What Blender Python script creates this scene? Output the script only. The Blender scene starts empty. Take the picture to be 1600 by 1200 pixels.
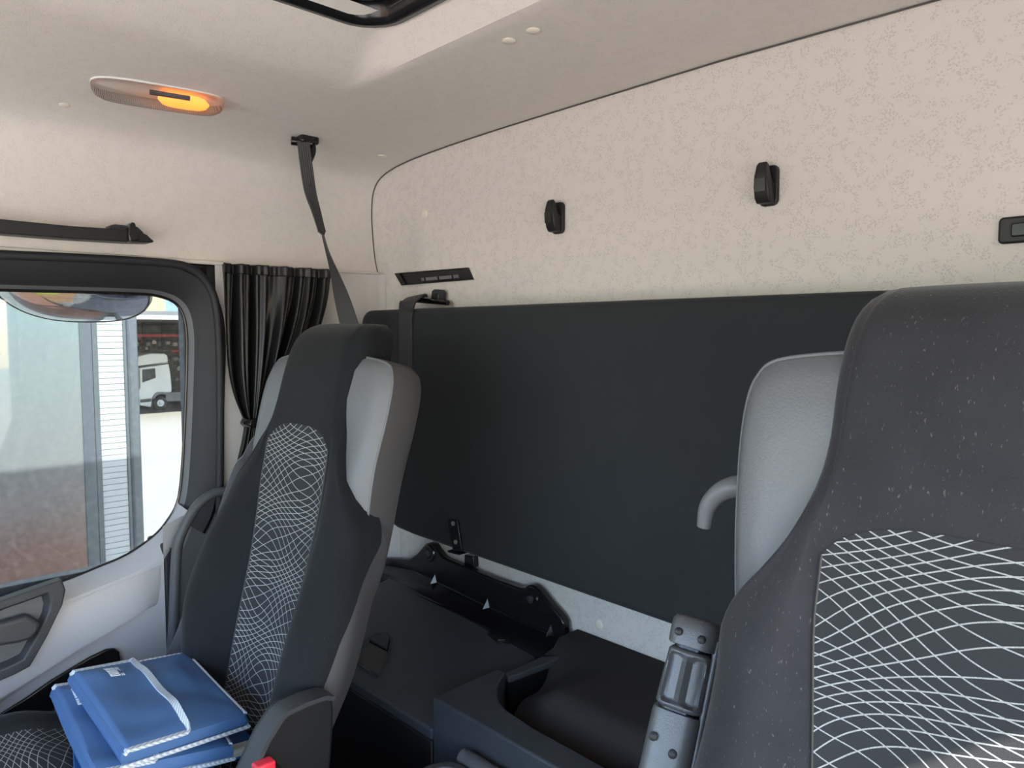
import bpy, bmesh, math, random
from mathutils import Vector, Matrix
R = math.radians
sc = bpy.context.scene
col = sc.collection
random.seed(7)

# ------------------------------------------------------------------ camera
CAM = Vector((1.65, -1.09, 1.30))
YAW, PITCH, FPX = R(46.0), R(3.95), 1156.0
cd = bpy.data.cameras.new('camera'); cam = bpy.data.objects.new('camera', cd); col.objects.link(cam)
cd.sensor_width = 36.0; cd.lens = FPX / 1600 * 36.0; cd.clip_start = 0.02; cd.clip_end = 500
cam.location = CAM
cam.rotation_euler = (R(90) - PITCH, 0, YAW)
sc.camera = cam
FW = Vector((-math.sin(YAW) * math.cos(PITCH), math.cos(YAW) * math.cos(PITCH), -math.sin(PITCH)))
RT = Vector((math.cos(YAW), math.sin(YAW), 0))
UP = RT.cross(FW)


def P(px, py, x=None, y=None, z=None):
    """world point on the plane x=.., y=.. or z=.. seen at a photo pixel (measuring aid)"""
    d = FW * FPX + RT * (px - 800) + UP * (600 - py)
    if x is not None: k = (x - CAM.x) / d.x
    elif y is not None: k = (y - CAM.y) / d.y
    else: k = (z - CAM.z) / d.z
    return CAM + d * k


# ------------------------------------------------------------------ world, sun, exposure
w = bpy.data.worlds.new('sky'); sc.world = w; w.use_nodes = True
nt = w.node_tree; nt.nodes.clear()
sky = nt.nodes.new('ShaderNodeTexSky'); sky.sky_type = 'NISHITA'; sky.sun_disc = False
sky.sun_elevation = R(36); sky.sun_rotation = R(70); sky.air_density = 1.0; sky.dust_density = 1.5
bg = nt.nodes.new('ShaderNodeBackground'); bg.inputs['Strength'].default_value = 0.50
ow = nt.nodes.new('ShaderNodeOutputWorld')
nt.links.new(sky.outputs[0], bg.inputs[0]); nt.links.new(bg.outputs[0], ow.inputs[0])
SUN_AZ, SUN_EL = R(-20), R(35.1)          # azimuth measured from +x towards +y
sun_dir = Vector((math.cos(SUN_AZ) * math.cos(SUN_EL), math.sin(SUN_AZ) * math.cos(SUN_EL), math.sin(SUN_EL)))
sl = bpy.data.lights.new('sun', 'SUN'); so = bpy.data.objects.new('sun', sl); col.objects.link(so)
sl.energy = 8.0; sl.angle = R(0.6); sl.color = (1.0, 0.93, 0.82)
so.location = (8, -3, 8); so.rotation_euler = sun_dir.to_track_quat('Z', 'Y').to_euler()
vs = sc.view_settings
vs.view_transform = 'Standard'; vs.look = 'None'; vs.gamma = 1.0; vs.use_curve_mapping = False
vs.exposure = 1.62
sc.cycles.use_denoising = True
sc.cycles.max_bounces = 10; sc.cycles.diffuse_bounces = 6; sc.cycles.transparent_max_bounces = 12
sc.cycles.sample_clamp_indirect = 6.0


# ------------------------------------------------------------------ material helpers
def nmat(name, color, rough=0.6, metal=0.0, bump=0.0, bscale=400.0, spec=0.4, var=0.0, vscale=30.0, sheen=0.0):
    m = bpy.data.materials.new(name); m.use_nodes = True
    n = m.node_tree.nodes; l = m.node_tree.links
    b = n['Principled BSDF']
    b.inputs['Base Color'].default_value = (*color, 1); b.inputs['Roughness'].default_value = rough
    b.inputs['Metallic'].default_value = metal; b.inputs['Specular IOR Level'].default_value = spec
    tc = n.new('ShaderNodeTexCoord')
    if sheen: b.inputs['Sheen Weight'].default_value = sheen; b.inputs['Sheen Roughness'].default_value = 0.4
    if bump:
        t = n.new('ShaderNodeTexNoise'); t.inputs['Scale'].default_value = bscale; t.inputs['Detail'].default_value = 3
        l.new(tc.outputs['Object'], t.inputs['Vector'])
        bp = n.new('ShaderNodeBump'); bp.inputs['Strength'].default_value = bump; bp.inputs['Distance'].default_value = 0.001
        l.new(t.outputs[0], bp.inputs['Height']); l.new(bp.outputs[0], b.inputs['Normal'])
    if var:
        t2 = n.new('ShaderNodeTexNoise'); t2.inputs['Scale'].default_value = vscale; t2.inputs['Detail'].default_value = 4
        l.new(tc.outputs['Object'], t2.inputs['Vector'])
        mx = n.new('ShaderNodeMix'); mx.data_type = 'RGBA'
        mx.inputs[6].default_value = (*[max(0, c * (1 - var)) for c in color], 1)
        mx.inputs[7].default_value = (*[min(1, c * (1 + var)) for c in color], 1)
        l.new(t2.outputs[0], mx.inputs[0]); l.new(mx.outputs[2], b.inputs['Base Color'])
    return m


class G:
    """tiny node-graph helper"""
    def __init__(s, m): s.n = m.node_tree.nodes; s.l = m.node_tree.links
    def math(s, op, a, b=None, c=None):
        nd = s.n.new('ShaderNodeMath'); nd.operation = op
        for i, v in enumerate((a, b, c)):
            if v is None: continue
            if isinstance(v, (int, float)): nd.inputs[i].default_value = v
            else: s.l.new(v, nd.inputs[i])
        return nd.outputs[0]
    def ramp(s, f, stops):
        nd = s.n.new('ShaderNodeValToRGB'); e = nd.color_ramp.elements
        while len(e) < len(stops): e.new(0.5)
        for k, (p, c) in enumerate(stops): e[k].position = p; e[k].color = (*c, 1) if len(c) == 3 else c
        s.l.new(f, nd.inputs[0]); return nd.outputs[0]
    def mix(s, f, a, b):
        nd = s.n.new('ShaderNodeMix'); nd.data_type = 'RGBA'
        for i, v in ((0, f), (6, a), (7, b)):
            if isinstance(v, (int, float)): nd.inputs[i].default_value = v
            elif isinstance(v, tuple): nd.inputs[i].default_value = (*v, 1)
            else: s.l.new(v, nd.inputs[i])
        return nd.outputs[2]
    def noise(s, vec, scale, detail=2, rough=0.5):
        nd = s.n.new('ShaderNodeTexNoise'); nd.inputs['Scale'].default_value = scale
        nd.inputs['Detail'].default_value = detail; nd.inputs['Roughness'].default_value = rough
        s.l.new(vec, nd.inputs['Vector']); return nd.outputs[0]
    def voro(s, vec, scale):
        nd = s.n.new('ShaderNodeTexVoronoi'); nd.inputs['Scale'].default_value = scale
        s.l.new(vec, nd.inputs['Vector']); return nd.outputs['Distance']


def liner(name, color, dots, dotcol):
    """woven lining printed with clusters of small dots"""
    m = nmat(name, color, 0.9, spec=0.15); g = G(m); b = g.n['Principled BSDF']
    tc = g.n.new('ShaderNodeTexCoord').outputs['Object']
    blot = g.noise(tc, 48, 1.5, 0.4)
    mask = g.ramp(blot, [(0.475, (0, 0, 0)), (0.52, (1, 1, 1))])
    d = g.voro(tc, 330)
    dm = g.ramp(d, [(0.30, (1, 1, 1)), (0.5, (0, 0, 0))])
    f = g.math('MULTIPLY', g.math('MULTIPLY', mask, dm), dots)
    g.l.new(g.mix(f, color, dotcol), b.inputs['Base Color'])
    weave = g.math('ADD', g.noise(tc, 650, 2), g.math('MULTIPLY', g.noise(tc, 60, 3), 0.8))
    bp = g.n.new('ShaderNodeBump'); bp.inputs['Strength'].default_value = 0.35; bp.inputs['Distance'].default_value = 0.0012
    g.l.new(weave, bp.inputs['Height']); g.l.new(bp.outputs[0], b.inputs['Normal'])
    return m


M = {}
M['headliner'] = liner('headliner', (0.67, 0.64, 0.595), 0.22, (0.42, 0.40, 0.37))
M['rearlining'] = liner('rear_lining', (0.64, 0.61, 0.57), 0.42, (0.38, 0.355, 0.33))
M['sidelining'] = nmat('side_lining', (0.58, 0.56, 0.55), 0.85, bump=0.3, bscale=500, spec=0.2)
M['black'] = nmat('black_plastic', (0.012, 0.012, 0.013), 0.42, bump=0.25, bscale=700)
M['satin'] = nmat('satin_black_plastic', (0.009, 0.009, 0.010), 0.22, spec=0.5)
M['charcoal'] = nmat('charcoal_plastic', (0.032, 0.034, 0.038), 0.5, bump=0.5, bscale=600)
M['console'] = nmat('console_plastic', (0.044, 0.048, 0.055), 0.45, bump=0.5, bscale=520, var=0.25, vscale=14)
M['seam'] = nmat('seam_rubber', (0.09, 0.085, 0.08), 0.7)
M['doorframe'] = nmat('door_frame_plastic', (0.017, 0.018, 0.022), 0.62, bump=0.35, bscale=600)
M['doorgrey'] = nmat('door_grey_plastic', (0.36, 0.36, 0.37), 0.5, bump=0.5, bscale=420)
M['doormid'] = nmat('door_mid_grey_plastic', (0.13, 0.135, 0.145), 0.42, bump=0.3, bscale=500)
M['tube'] = nmat('grained_grey_rubber', (0.075, 0.078, 0.082), 0.5, bump=0.8, bscale=380)
M['armgrey'] = nmat('metal_grey_plastic', (0.115, 0.118, 0.125), 0.33, metal=0.25, bump=0.3, bscale=700)
M['vinyl'] = nmat('grey_vinyl', (0.135, 0.14, 0.148), 0.45, bump=0.6, bscale=420, var=0.08, vscale=300)
M['vinyl_dark'] = nmat('dark_grey_vinyl', (0.055, 0.053, 0.055), 0.6, bump=0.5, bscale=420)
M['carpet'] = nmat('black_carpet', (0.036, 0.032, 0.032), 0.95, bump=0.8, bscale=900, spec=0.1)
M['board'] = nmat('bunk_fabric', (0.021, 0.024, 0.027), 0.85, bump=0.5, bscale=900, spec=0.25, var=0.15, vscale=9, sheen=0.08)
M['curtain'] = nmat('curtain_cloth', (0.008, 0.008, 0.009), 0.42, bump=0.25, bscale=500, spec=0.5)
M['web'] = nmat('belt_webbing', (0.030, 0.030, 0.032), 0.6, spec=0.4)
M['strapgrey'] = nmat('grey_webbing', (0.05, 0.05, 0.052), 0.6, spec=0.3)
M['steel'] = nmat('steel', (0.62, 0.58, 0.5), 0.3, metal=1.0)
M['cream'] = nmat('cream_plastic', (0.74, 0.69, 0.60), 0.5)
M['red'] = nmat('red_plastic', (0.62, 0.03, 0.05), 0.35)
M['rubber'] = nmat('floor_rubber', (0.020, 0.020, 0.022), 0.7, bump=0.4, bscale=200)
M['blue'] = nmat('blue_nylon', (0.052, 0.125, 0.28), 0.62, bump=0.4, bscale=900, var=0.12, vscale=18)
M['binder'] = nmat('blue_card', (0.015, 0.10, 0.30), 0.4)
M['page'] = nmat('page_paper', (0.72, 0.66, 0.56), 0.8)
M['white'] = nmat('white_print', (0.75, 0.8, 0.84), 0.6)

# velour with lint
def velour(name, color, lint, sheen=0.22):
    m = nmat(name, color, 0.9, spec=0.15, sheen=sheen); g = G(m); b = g.n['Principled BSDF']
    tc = g.n.new('ShaderNodeTexCoord').outputs['Object']
    mp = g.n.new('ShaderNodeMapping'); mp.inputs['Scale'].default_value = (1, 1, 0.35); g.l.new(tc, mp.inputs[0])
    sp = g.noise(mp.outputs[0], 430, 2, 0.6)
    f = g.ramp(sp, [(0.655, (0, 0, 0)), (0.82, (1, 1, 1))])
    cl = g.mix(g.noise(tc, 16, 4), tuple(c * 0.7 for c in color), tuple(c * 1.3 for c in color))
    g.l.new(g.mix(g.math('MULTIPLY', f, lint), cl, (0.4, 0.38, 0.36)), b.inputs['Base Color'])
    bp = g.n.new('ShaderNodeBump'); bp.inputs['Strength'].default_value = 0.5; bp.inputs['Distance'].default_value = 0.001
    g.l.new(g.noise(tc, 800, 2), bp.inputs['Height']); g.l.new(bp.outputs[0], b.inputs['Normal'])
    return m
M['velour'] = velour('black_velour', (0.011, 0.0125, 0.0145), 0.08, 0.10)
M['velour2'] = velour('worn_black_velour', (0.030, 0.030, 0.034), 0.34)

def waves(name, base, line):
    """dark cloth woven with two crossing families of wavy light threads (uv in metres)"""
    m = nmat(name, base, 0.85, spec=0.2); g = G(m); b = g.n['Principled BSDF']
    uv = g.n.new('ShaderNodeTexCoord').outputs['UV']
    sx = g.n.new('ShaderNodeSeparateXYZ'); g.l.new(uv, sx.inputs[0]); u, v = sx.outputs[0], sx.outputs[1]
    PT = 0.0125
    def fam(k, a, fu, fv, ph, amp2):
        f = g.math('DIVIDE', v, PT)
        f = g.math('MULTIPLY_ADD', u, k / PT, f)
        arg = g.math('ADD', g.math('MULTIPLY', u, fu), g.math('MULTIPLY_ADD', v, fv, ph))
        f = g.math('MULTIPLY_ADD', g.math('SINE', arg), a, f)
        arg2 = g.math('MULTIPLY_ADD', v, 58.0, ph * 2)
        f = g.math('MULTIPLY_ADD', g.math('SINE', arg2), amp2, f)
        dv = g.math('MULTIPLY_ADD', g.math('COSINE', arg), a * fv, 1 / PT)
        dv = g.math('MULTIPLY_ADD', g.math('COSINE', arg2), amp2 * 58.0, dv)
        du = g.math('MULTIPLY_ADD', g.math('COSINE', arg), a * fu, k / PT)
        gr = g.math('SQRT', g.math('ADD', g.math('MULTIPLY', dv, dv), g.math('MULTIPLY', du, du)))
        d = g.math('ABSOLUTE', g.math('SUBTRACT', g.math('FRACT', f), 0.5))
        return g.math('LESS_THAN', g.math('DIVIDE', d, gr), 0.00055)
    L = g.math('MAXIMUM', fam(0.40, 0.55, 42, 16, 0.3, 0.5), fam(-0.46, 0.55, -38, 18, 1.9, -0.5))
    br = g.noise(uv, 900, 2); L = g.math('MULTIPLY', L, g.ramp(br, [(0.25, (0.5, 0.5, 0.5)), (0.6, (1, 1, 1))]))
    g.l.new(g.mix(L, base, line), b.inputs['Base Color'])
    bp = g.n.new('ShaderNodeBump'); bp.inputs['Strength'].default_value = 0.5; bp.inputs['Distance'].default_value = 0.0008
    g.l.new(g.math('ADD', L, g.noise(uv, 1500, 1)), bp.inputs['Height']); g.l.new(bp.outputs[0], b.inputs['Normal'])
    return m
M['waves'] = waves('wave_thread_cloth', (0.028, 0.030, 0.033), (0.38, 0.39, 0.385))

def glassmat(name, tint, gloss_rough=0.02, dirt=0.0):
    m = bpy.data.materials.new(name); m.use_nodes = True; g = G(m); g.n.clear()
    o = g.n.new('ShaderNodeOutputMaterial'); t = g.n.new('ShaderNodeBsdfTransparent'); t.inputs[0].default_value = (*tint, 1)
    s = g.n.new('ShaderNodeBsdfGlossy'); s.inputs['Roughness'].default_value = gloss_rough
    fr = g.n.new('ShaderNodeFresnel'); fr.inputs[0].default_value = 1.45
    mx = g.n.new('ShaderNodeMixShader'); g.l.new(fr.outputs[0], mx.inputs[0]); g.l.new(t.outputs[0], mx.inputs[1]); g.l.new(s.outputs[0], mx.inputs[2])
    out = mx.outputs[0]
    if dirt:
        d = g.n.new('ShaderNodeBsdfDiffuse'); d.inputs[0].default_value = (0.7, 0.7, 0.68, 1)
        tc = g.n.new('ShaderNodeTexCoord').outputs['Object']
        f = g.math('MULTIPLY', g.ramp(g.noise(tc, 90, 4, 0.7), [(0.45, (0.25, 0.25, 0.25)), (0.75, (1, 1, 1))]), dirt)
        m2 = g.n.new('ShaderNodeMixShader'); g.l.new(f, m2.inputs[0]); g.l.new(out, m2.inputs[1]); g.l.new(d.outputs[0], m2.inputs[2]); out = m2.outputs[0]
    g.l.new(out, o.inputs[0]); return m
M['glass'] = glassmat('window_glass', (0.52, 0.56, 0.57), 0.02, 0.11)

# ------------------------------------------------------------------ mesh helpers
def link(name, verts, faces, mat, parent=None, smooth=True, bevel=0.0, bseg=3, sub=0, uvs=None, solid=0.0, sharp=40):
    me = bpy.data.meshes.new(name)
    off = parent['_w'] if parent is not None and '_w' in parent.keys() else (0, 0, 0)
    me.from_pydata([(v[0] - off[0], v[1] - off[1], v[2] - off[2]) for v in verts], [], faces)
    me.update()
    bm = bmesh.new(); bm.from_mesh(me); bmesh.ops.recalc_face_normals(bm, faces=bm.faces); bm.to_mesh(me); bm.free()
    if uvs:
        ul = me.uv_layers.new(name='UVMap')
        for lp in me.loops: ul.data[lp.index].uv = uvs[lp.vertex_index]
    if smooth:
        for p in me.polygons: p.use_smooth = True
        try: me.set_sharp_from_angle(angle=R(sharp))
        except Exception: pass
    o = bpy.data.objects.new(name, me); col.objects.link(o)
    me.materials.append(M[mat] if isinstance(mat, str) else mat)
    if parent is not None: o.parent = parent; o['_w'] = [float(c) for c in off]
    if solid:
        md = o.modifiers.new('solid', 'SOLIDIFY'); md.thickness = solid; md.offset = 0
    if bevel:
        md = o.modifiers.new('bevel', 'BEVEL'); md.width = bevel; md.segments = bseg; md.limit_method = 'ANGLE'; md.angle_limit = R(35)
        md.harden_normals = False
    if sub:
        md = o.modifiers.new('sub', 'SUBSURF'); md.levels = sub; md.render_levels = sub
    return o


def root(name, loc, label=None, cat=None, group=None, kind=None):
    o = bpy.data.objects.new(name, None); col.objects.link(o); o.location = loc; o.empty_display_size = 0.05
    o['_w'] = [float(c) for c in loc]
    return tag(o, label, cat, group, kind)


def tag(o, label=None, cat=None, group=None, kind=None):
    if label: o['label'] = label
    if cat: o['category'] = cat
    if group: o['group'] = group
    if kind: o['kind'] = kind
    return o


def vbox(x0, x1, y0, y1, z0, z1):
    v = [(x, y, z) for z in (z0, z1) for y in (y0, y1) for x in (x0, x1)]
    return v, [(0, 2, 3, 1), (4, 5, 7, 6), (0, 1, 5, 4), (2, 6, 7, 3), (0, 4, 6, 2), (1, 3, 7, 5)]


def merge(*parts):
    V, F = [], []
    for v, f in parts:
        k = len(V); V += list(v); F += [tuple(i + k for i in q) for q in f]
    return V, F


def prism(loop, a, b):
    """loop of 3-D points; extruded from +a to +b (vectors)"""
    a, b = Vector(a), Vector(b); n = len(loop)
    V = [Vector(p) + a for p in loop] + [Vector(p) + b for p in loop]
    F = [tuple(range(n)), tuple(range(2 * n - 1, n - 1, -1))] + [(i, (i + 1) % n, n + (i + 1) % n, n + i) for i in range(n)]
    return V, F


def ring(*loops, close=True):
    """strip surface through matching loops"""
    n = len(loops[0]); V = [Vector(p) for lp in loops for p in lp]; F = []
    for k in range(len(loops) - 1):
        for i in range(n if close else n - 1):
            F.append((k * n + i, k * n + (i + 1) % n, (k + 1) * n + (i + 1) % n, (k + 1) * n + i))
    return V, F


def grid(f, nu, nv):
    V = [f(i / nu, j / nv) for j in range(nv + 1) for i in range(nu + 1)]
    F = [(j * (nu + 1) + i, j * (nu + 1) + i + 1, (j + 1) * (nu + 1) + i + 1, (j + 1) * (nu + 1) + i) for j in range(nv) for i in range(nu)]
    return V, F


def crom(pts, n=8, closed=False):
    pts = [Vector(p) for p in pts]; out = []
    N = len(pts); last = N if closed else N - 1
    for i in range(last):
        p1, p2 = pts[i], pts[(i + 1) % N]
        p0 = pts[i - 1] if (i > 0 or closed) else p1 * 2 - p2
        p3 = pts[(i + 2) % N] if (i + 2 < N or closed) else p2 * 2 - p1
        for k in range(n):
            t = k / n
            out.append(0.5 * ((2 * p1) + (p2 - p0) * t + (2 * p0 - 5 * p1 + 4 * p2 - p3) * t * t + (3 * p1 - p0 - 3 * p2 + p3) * t ** 3))
    if not closed: out.append(pts[-1])
    return out


def tube(path, r, n=10, caps=True):
    path = [Vector(p) for p in path]; V, F = [], []
    rs = r if isinstance(r, (list, tuple)) else [r] * len(path)
    t0 = (path[1] - path[0]).normalized()
    nrm = t0.orthogonal().normalized()
    for i, p in enumerate(path):
        t = (path[min(i + 1, len(path) - 1)] - path[max(i - 1, 0)]).normalized()
        nrm = (nrm - t * nrm.dot(t)).normalized(); bn = t.cross(nrm)
        for k in range(n):
            a = 2 * math.pi * k / n
            V.append(p + (nrm * math.cos(a) + bn * math.sin(a)) * rs[i])
    for i in range(len(path) - 1):
        for k in range(n):
            F.append((i * n + k, i * n + (k + 1) % n, (i + 1) * n + (k + 1) % n, (i + 1) * n + k))
    if caps: F += [tuple(range(n))[::-1], tuple(range((len(path) - 1) * n, len(path) * n))]
    return V, F


def ribbon(path, wid, width, thick=0.0015, ribs=0):
    """flat strap; wid = list of width direction vectors"""
    path = [Vector(p) for p in path]; V, F = [], []
    m = 13 if ribs else 3
    for i, p in enumerate(path):
        t = (path[min(i + 1, len(path) - 1)] - path[max(i - 1, 0)]).normalized()
        wv = Vector(wid[i]); wv = (wv - t * wv.dot(t)).normalized(); nv = t.cross(wv)
        ww = width[i] if isinstance(width, (list, tuple)) else width
        top, bot = [], []
        for k in range(m):
            q = k / (m - 1) - 0.5
            h = thick * (1.0 + (0.9 if ribs and k % 2 else 0))
            top.append(p + wv * (q * ww) + nv * h); bot.append(p + wv * (q * ww) - nv * h)
        V += top + bot[::-1]
    n = 2 * m
    for i in range(len(path) - 1):
        for k in range(n):
            F.append((i * n + k, i * n + (k + 1) % n, (i + 1) * n + (k + 1) % n, (i + 1) * n + k))
    F += [tuple(range(n))[::-1], tuple(range((len(path) - 1) * n, len(path) * n))]
    return V, F


def lathe(center, axis, prof, n=20):
    """prof: (radius, height along axis)"""
    ax = Vector(axis).normalized(); u = ax.orthogonal().normalized(); v = ax.cross(u); c = Vector(center); V, F = [], []
    for r, h in prof:
        for k in range(n):
            a = 2 * math.pi * k / n; V.append(c + ax * h + (u * math.cos(a) + v * math.sin(a)) * r)
    for i in range(len(prof) - 1):
        for k in range(n): F.append((i * n + k, i * n + (k + 1) % n, (i + 1) * n + (k + 1) % n, (i + 1) * n + k))
    F += [tuple(range(n))[::-1], tuple(range((len(prof) - 1) * n, len(prof) * n))]
    return V, F


def rrect(a0, a1, b0, b1, r, n=6):
    """rounded rectangle outline in 2-D"""
    out = []
    for cx, cy, s in ((a1 - r, b1 - r, 0), (a0 + r, b1 - r, 90), (a0 + r, b0 + r, 180), (a1 - r, b0 + r, 270)):
        for k in range(n + 1):
            a = R(s + 90 * k / n); out.append((cx + r * math.cos(a), cy + r * math.sin(a)))
    return out


def sm(t): t = max(0, min(1, t)); return t * t * (3 - 2 * t)
def lerp(a, b, t): return a + (b - a) * t

# ------------------------------------------------------------------ SETTING: cab shell
W = 2.0                                   # inner width; x=0 passenger door side, y=0 rear wall, z=0 cab floor
ZH = 1.452                                # lower edge of the headliner skirt
ROOF = 1.735

v, f = vbox(-0.02, 2.02, -1.85, 0.02, -0.06, 0.0)
tag(link('floor', v, f, 'rubber', smooth=False), kind='structure')

def roof_profile(t):
    """t 0..1 across the cab, returns x,z of the headliner section"""
    pts = [(0.024, ZH), (0.010, 1.50), (0.000, 1.58), (0.000, 1.625), (0.007, 1.660), (0.028, 1.686), (0.065, 1.702), (0.13, 1.714), (0.25, 1.723), (0.5, 1.731), (1.0, 1.737)]
    L = [pts[0]]
    cr = crom([(a, b, 0) for a, b in pts], 8)
    cr = cr + [Vector((2 - p.x, p.y, 0)) for p in reversed(cr[:-1])]
    q = t * (len(cr) - 1); i = min(int(q), len(cr) - 2)
    return cr[i].lerp(cr[i + 1], q - i)

HX0, HX1, HY0, HY1 = 0.632, 1.368, -1.12, -0.405     # hatch opening
def well(x, y):
    def e(d): return sm(d)
    dx = min(x - (HX0 - 0.075), (HX1 + 0.075) - x) / 0.07
    dy = min(y - (HY0 - 0.075), (HY1 + 0.05) - y) / 0.05
    return 0.058 * min(e(dx), e(dy))

def roof_f(a, b):
    p = roof_profile(a); y = lerp(-1.80, -0.001, b)
    # corner rounding into the rear wall
    return (p.x, y, p.y + well(p.x, y))
# denser in x near the hatch
v, f = grid(roof_f, 128, 150)
def inhatch(q):
    c = Vector((0, 0, 0))
    for i in q: c += Vector(v[i])
    c /= 4
    return HX0 + .02 < c.x < HX1 - .02 and HY0 + .02 < c.y < HY1 - .02
f = [q for q in f if not inhatch(q)]
tag(link('ceiling', v, f, 'headliner'), kind='structure')

# rear wall lining (outline follows the roof section), lower part continues to the locker
out = []
for k in range(0, 129):
    p = roof_profile(k / 128); out.append((p.x, 0.0, p.y - 0.001))
loop = [Vector((0.028, 0, 0.0))] + [Vector((0.028, 0, 1.40))] + [Vector(p) for p in out] + [Vector((1.972, 0, 1.40)), Vector((1.972, 0, 0))]
v, f = prism(loop, (0, 0.0, 0), (0, 0.02, 0))
tag(link('wall_rear', v, f, 'rearlining', smooth=False), kind='structure')
# thin dark seam between headliner and rear lining
seam = [Vector(p) + Vector((0.0, -0.002, -0.001)) for p in out]
seam[0:0] = [Vector((0.028, -0.002, 1.40))]
v, f = tube(seam, 0.0014, 6)
tag(link('trim_1', v, f, 'seam'), kind='structure')

# side lining behind the doors, both sides; with a soft corner into the rear wall
def side_wall(name, sx):
    X = lambda x: x if sx > 0 else W - x
    def ff(a, b):
        z = lerp(0.0, ZH - 0.004, b)
        pts = [(-0.425, 0.022), (-0.40, 0.03), (-0.10, 0.034), (-0.045, 0.042), (-0.012, 0.07), (-0.001, 0.11)]
        q = a * (len(pts) - 1); i = min(int(q), len(pts) - 2); t = q - i
        y = lerp(pts[i][0], pts[i + 1][0], t); x = lerp(pts[i][1], pts[i + 1][1], t)
        k = 0.35 + 0.65 * sm((0.98 - z) / 0.22)            # corner fillet grows low down
        x = 0.03 + (x - 0.03) * k
        return (X(x), y, z)
    v, f = grid(ff, 40, 30)
    return tag(link(name, v, f, 'sidelining'), kind='structure')
side_wall('wall_left', 1)
side_wall('wall_right', -1)
# rolled lower hem of the headliner
v, f = tube([(0.029, y, ZH) for y in (-1.7, -1.2, -0.8, -0.4, -0.2, -0.004)], 0.0042, 8)
tag(link('trim_2', v, f, 'headliner'), kind='structure')
# front: dash top and windscreen frame behind the camera
v, f = merge(vbox(0, 2, -1.85, -1.45, 0.0, 0.80), vbox(0, 2, -1.84, -1.76, 1.60, 1.76), vbox(0, 0.08, -1.84, -1.74, 0.78, 1.7), vbox(1.92, 2.0, -1.84, -1.74, 0.78, 1.7))
tag(link('wall_front', v, f, 'charcoal', smooth=False, bevel=0.01), kind='structure')
# outer skin of the cab (roof, rear, sides); keeps daylight out of the seams
M['paint'] = nmat('navy_paint', (0.03, 0.05, 0.12), 0.25)
v, f = merge(vbox(-0.10, 2.10, -1.85, 0.09, 1.84, 1.88), vbox(-0.10, 2.10, 0.04, 0.09, -0.4, 1.88),
             vbox(-0.10, -0.07, -0.46, 0.09, -0.4, 1.88), vbox(-0.10, -0.07, -1.85, 0.09, 1.41, 1.88),
             vbox(2.07, 2.10, -0.44, 0.09, -0.4, 1.88), vbox(2.07, 2.10, -1.85, 0.09, 1.44, 1.88),
             vbox(-0.1, 2.1, -1.86, -1.82, 1.62, 1.88))
tag(link('trim_3', v, f, 'paint', smooth=False), kind='structure')

# ------------------------------------------------------------------ passenger door
door = root('door_1', (0.0, -0.9, 0.0), kind='structure')
tag(door, 'passenger door with dark window surround and light grey lower lining')
gpx = [(292, 560), (289, 650), (284, 740), (277, 785), (262, 813), (240, 838), (200, 866), (150, 888), (100, 908), (50, 923), (0, 938)]
XG = -0.012
G0 = [P(a, b, x=XG) for a, b in gpx]
lo = G0[-1]; slope = (G0[-1].z - G0[-3].z) / (G0[-1].y - G0[-3].y)
def sill(y): return Vector((XG, y, lo.z + slope * (y - lo.y)))
top = [P(a, b, x=XG) for a, b in [(0, 453), (120, 456), (215, 459), (245, 462), (270, 471), (284, 487), (291, 515)]]
zt = top[0].z
loopG = [Vector((XG, -1.22, zt))] + [Vector((XG, -1.0, zt))] + top + G0 + [sill(-1.0), sill(-1.2), sill(-1.36), Vector((XG, -1.40, 0.80)), Vector((XG, -1.34, 1.05))]
cen = Vector((XG, -0.95, 1.1))
def grow(loop, d, x):
    n = len(loop); outp = []
    for i in range(n):
        a, b = loop[i - 1], loop[(i + 1) % n]
        t = (b - a); t.x = 0; t.normalize()
        nn = Vector((0, -t.z, t.y))
        if nn.dot(loop[i] - cen) < 0: nn = -nn
        q = loop[i] + nn * (d(i) if callable(d) else d); q.x = x; outp.append(q)
    return outp
n0 = len(loopG); UPS = 4
jn = 2 + len(top) + 3                      # index where the dark frame meets the grey panel
i_low0, i_low1 = jn, 2 + len(top) + len(G0) + 2
loopG = crom(loopG, UPS, closed=True)
NL = len(loopG)
up = [i % NL for i in range(i_low1 * UPS, NL + jn * UPS + 4)]
low = list(range(i_low0 * UPS, i_low1 * UPS + 1))
L1 = grow(loopG, 0.004, -0.006)
L2 = grow(loopG, 0.009, 0.006)
L3 = grow(loopG, 0.022, 0.024)
L4 = grow(loopG, 0.060, 0.038)
L5 = grow(loopG, 0.078, 0.020)
v, f = ring(*[[L[i] for i in up] for L in (L2, L3, L4, L5)], close=False)
link('window_surround', v, f, 'doorframe', door, sharp=60)
v, f = ring(*[[L[i] for i in up] for L in (grow(loopG, 0.0, XG - .006), L1, L2)], close=False)
link('surround_chamfer', v, f, 'doormid', door)  # lighter grey than the frame: outdoor light on the reveal put into colour
v, f = tube(loopG + [loopG[0]], 0.0032, 8)
link('window_seal', v, f, 'satin', door)
v, f = prism(grow(loopG, 0.004, XG - 0.004), (-0.002, 0, 0), (0.002, 0, 0))
link('pane', v, f, 'glass', door, smooth=False)
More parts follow.
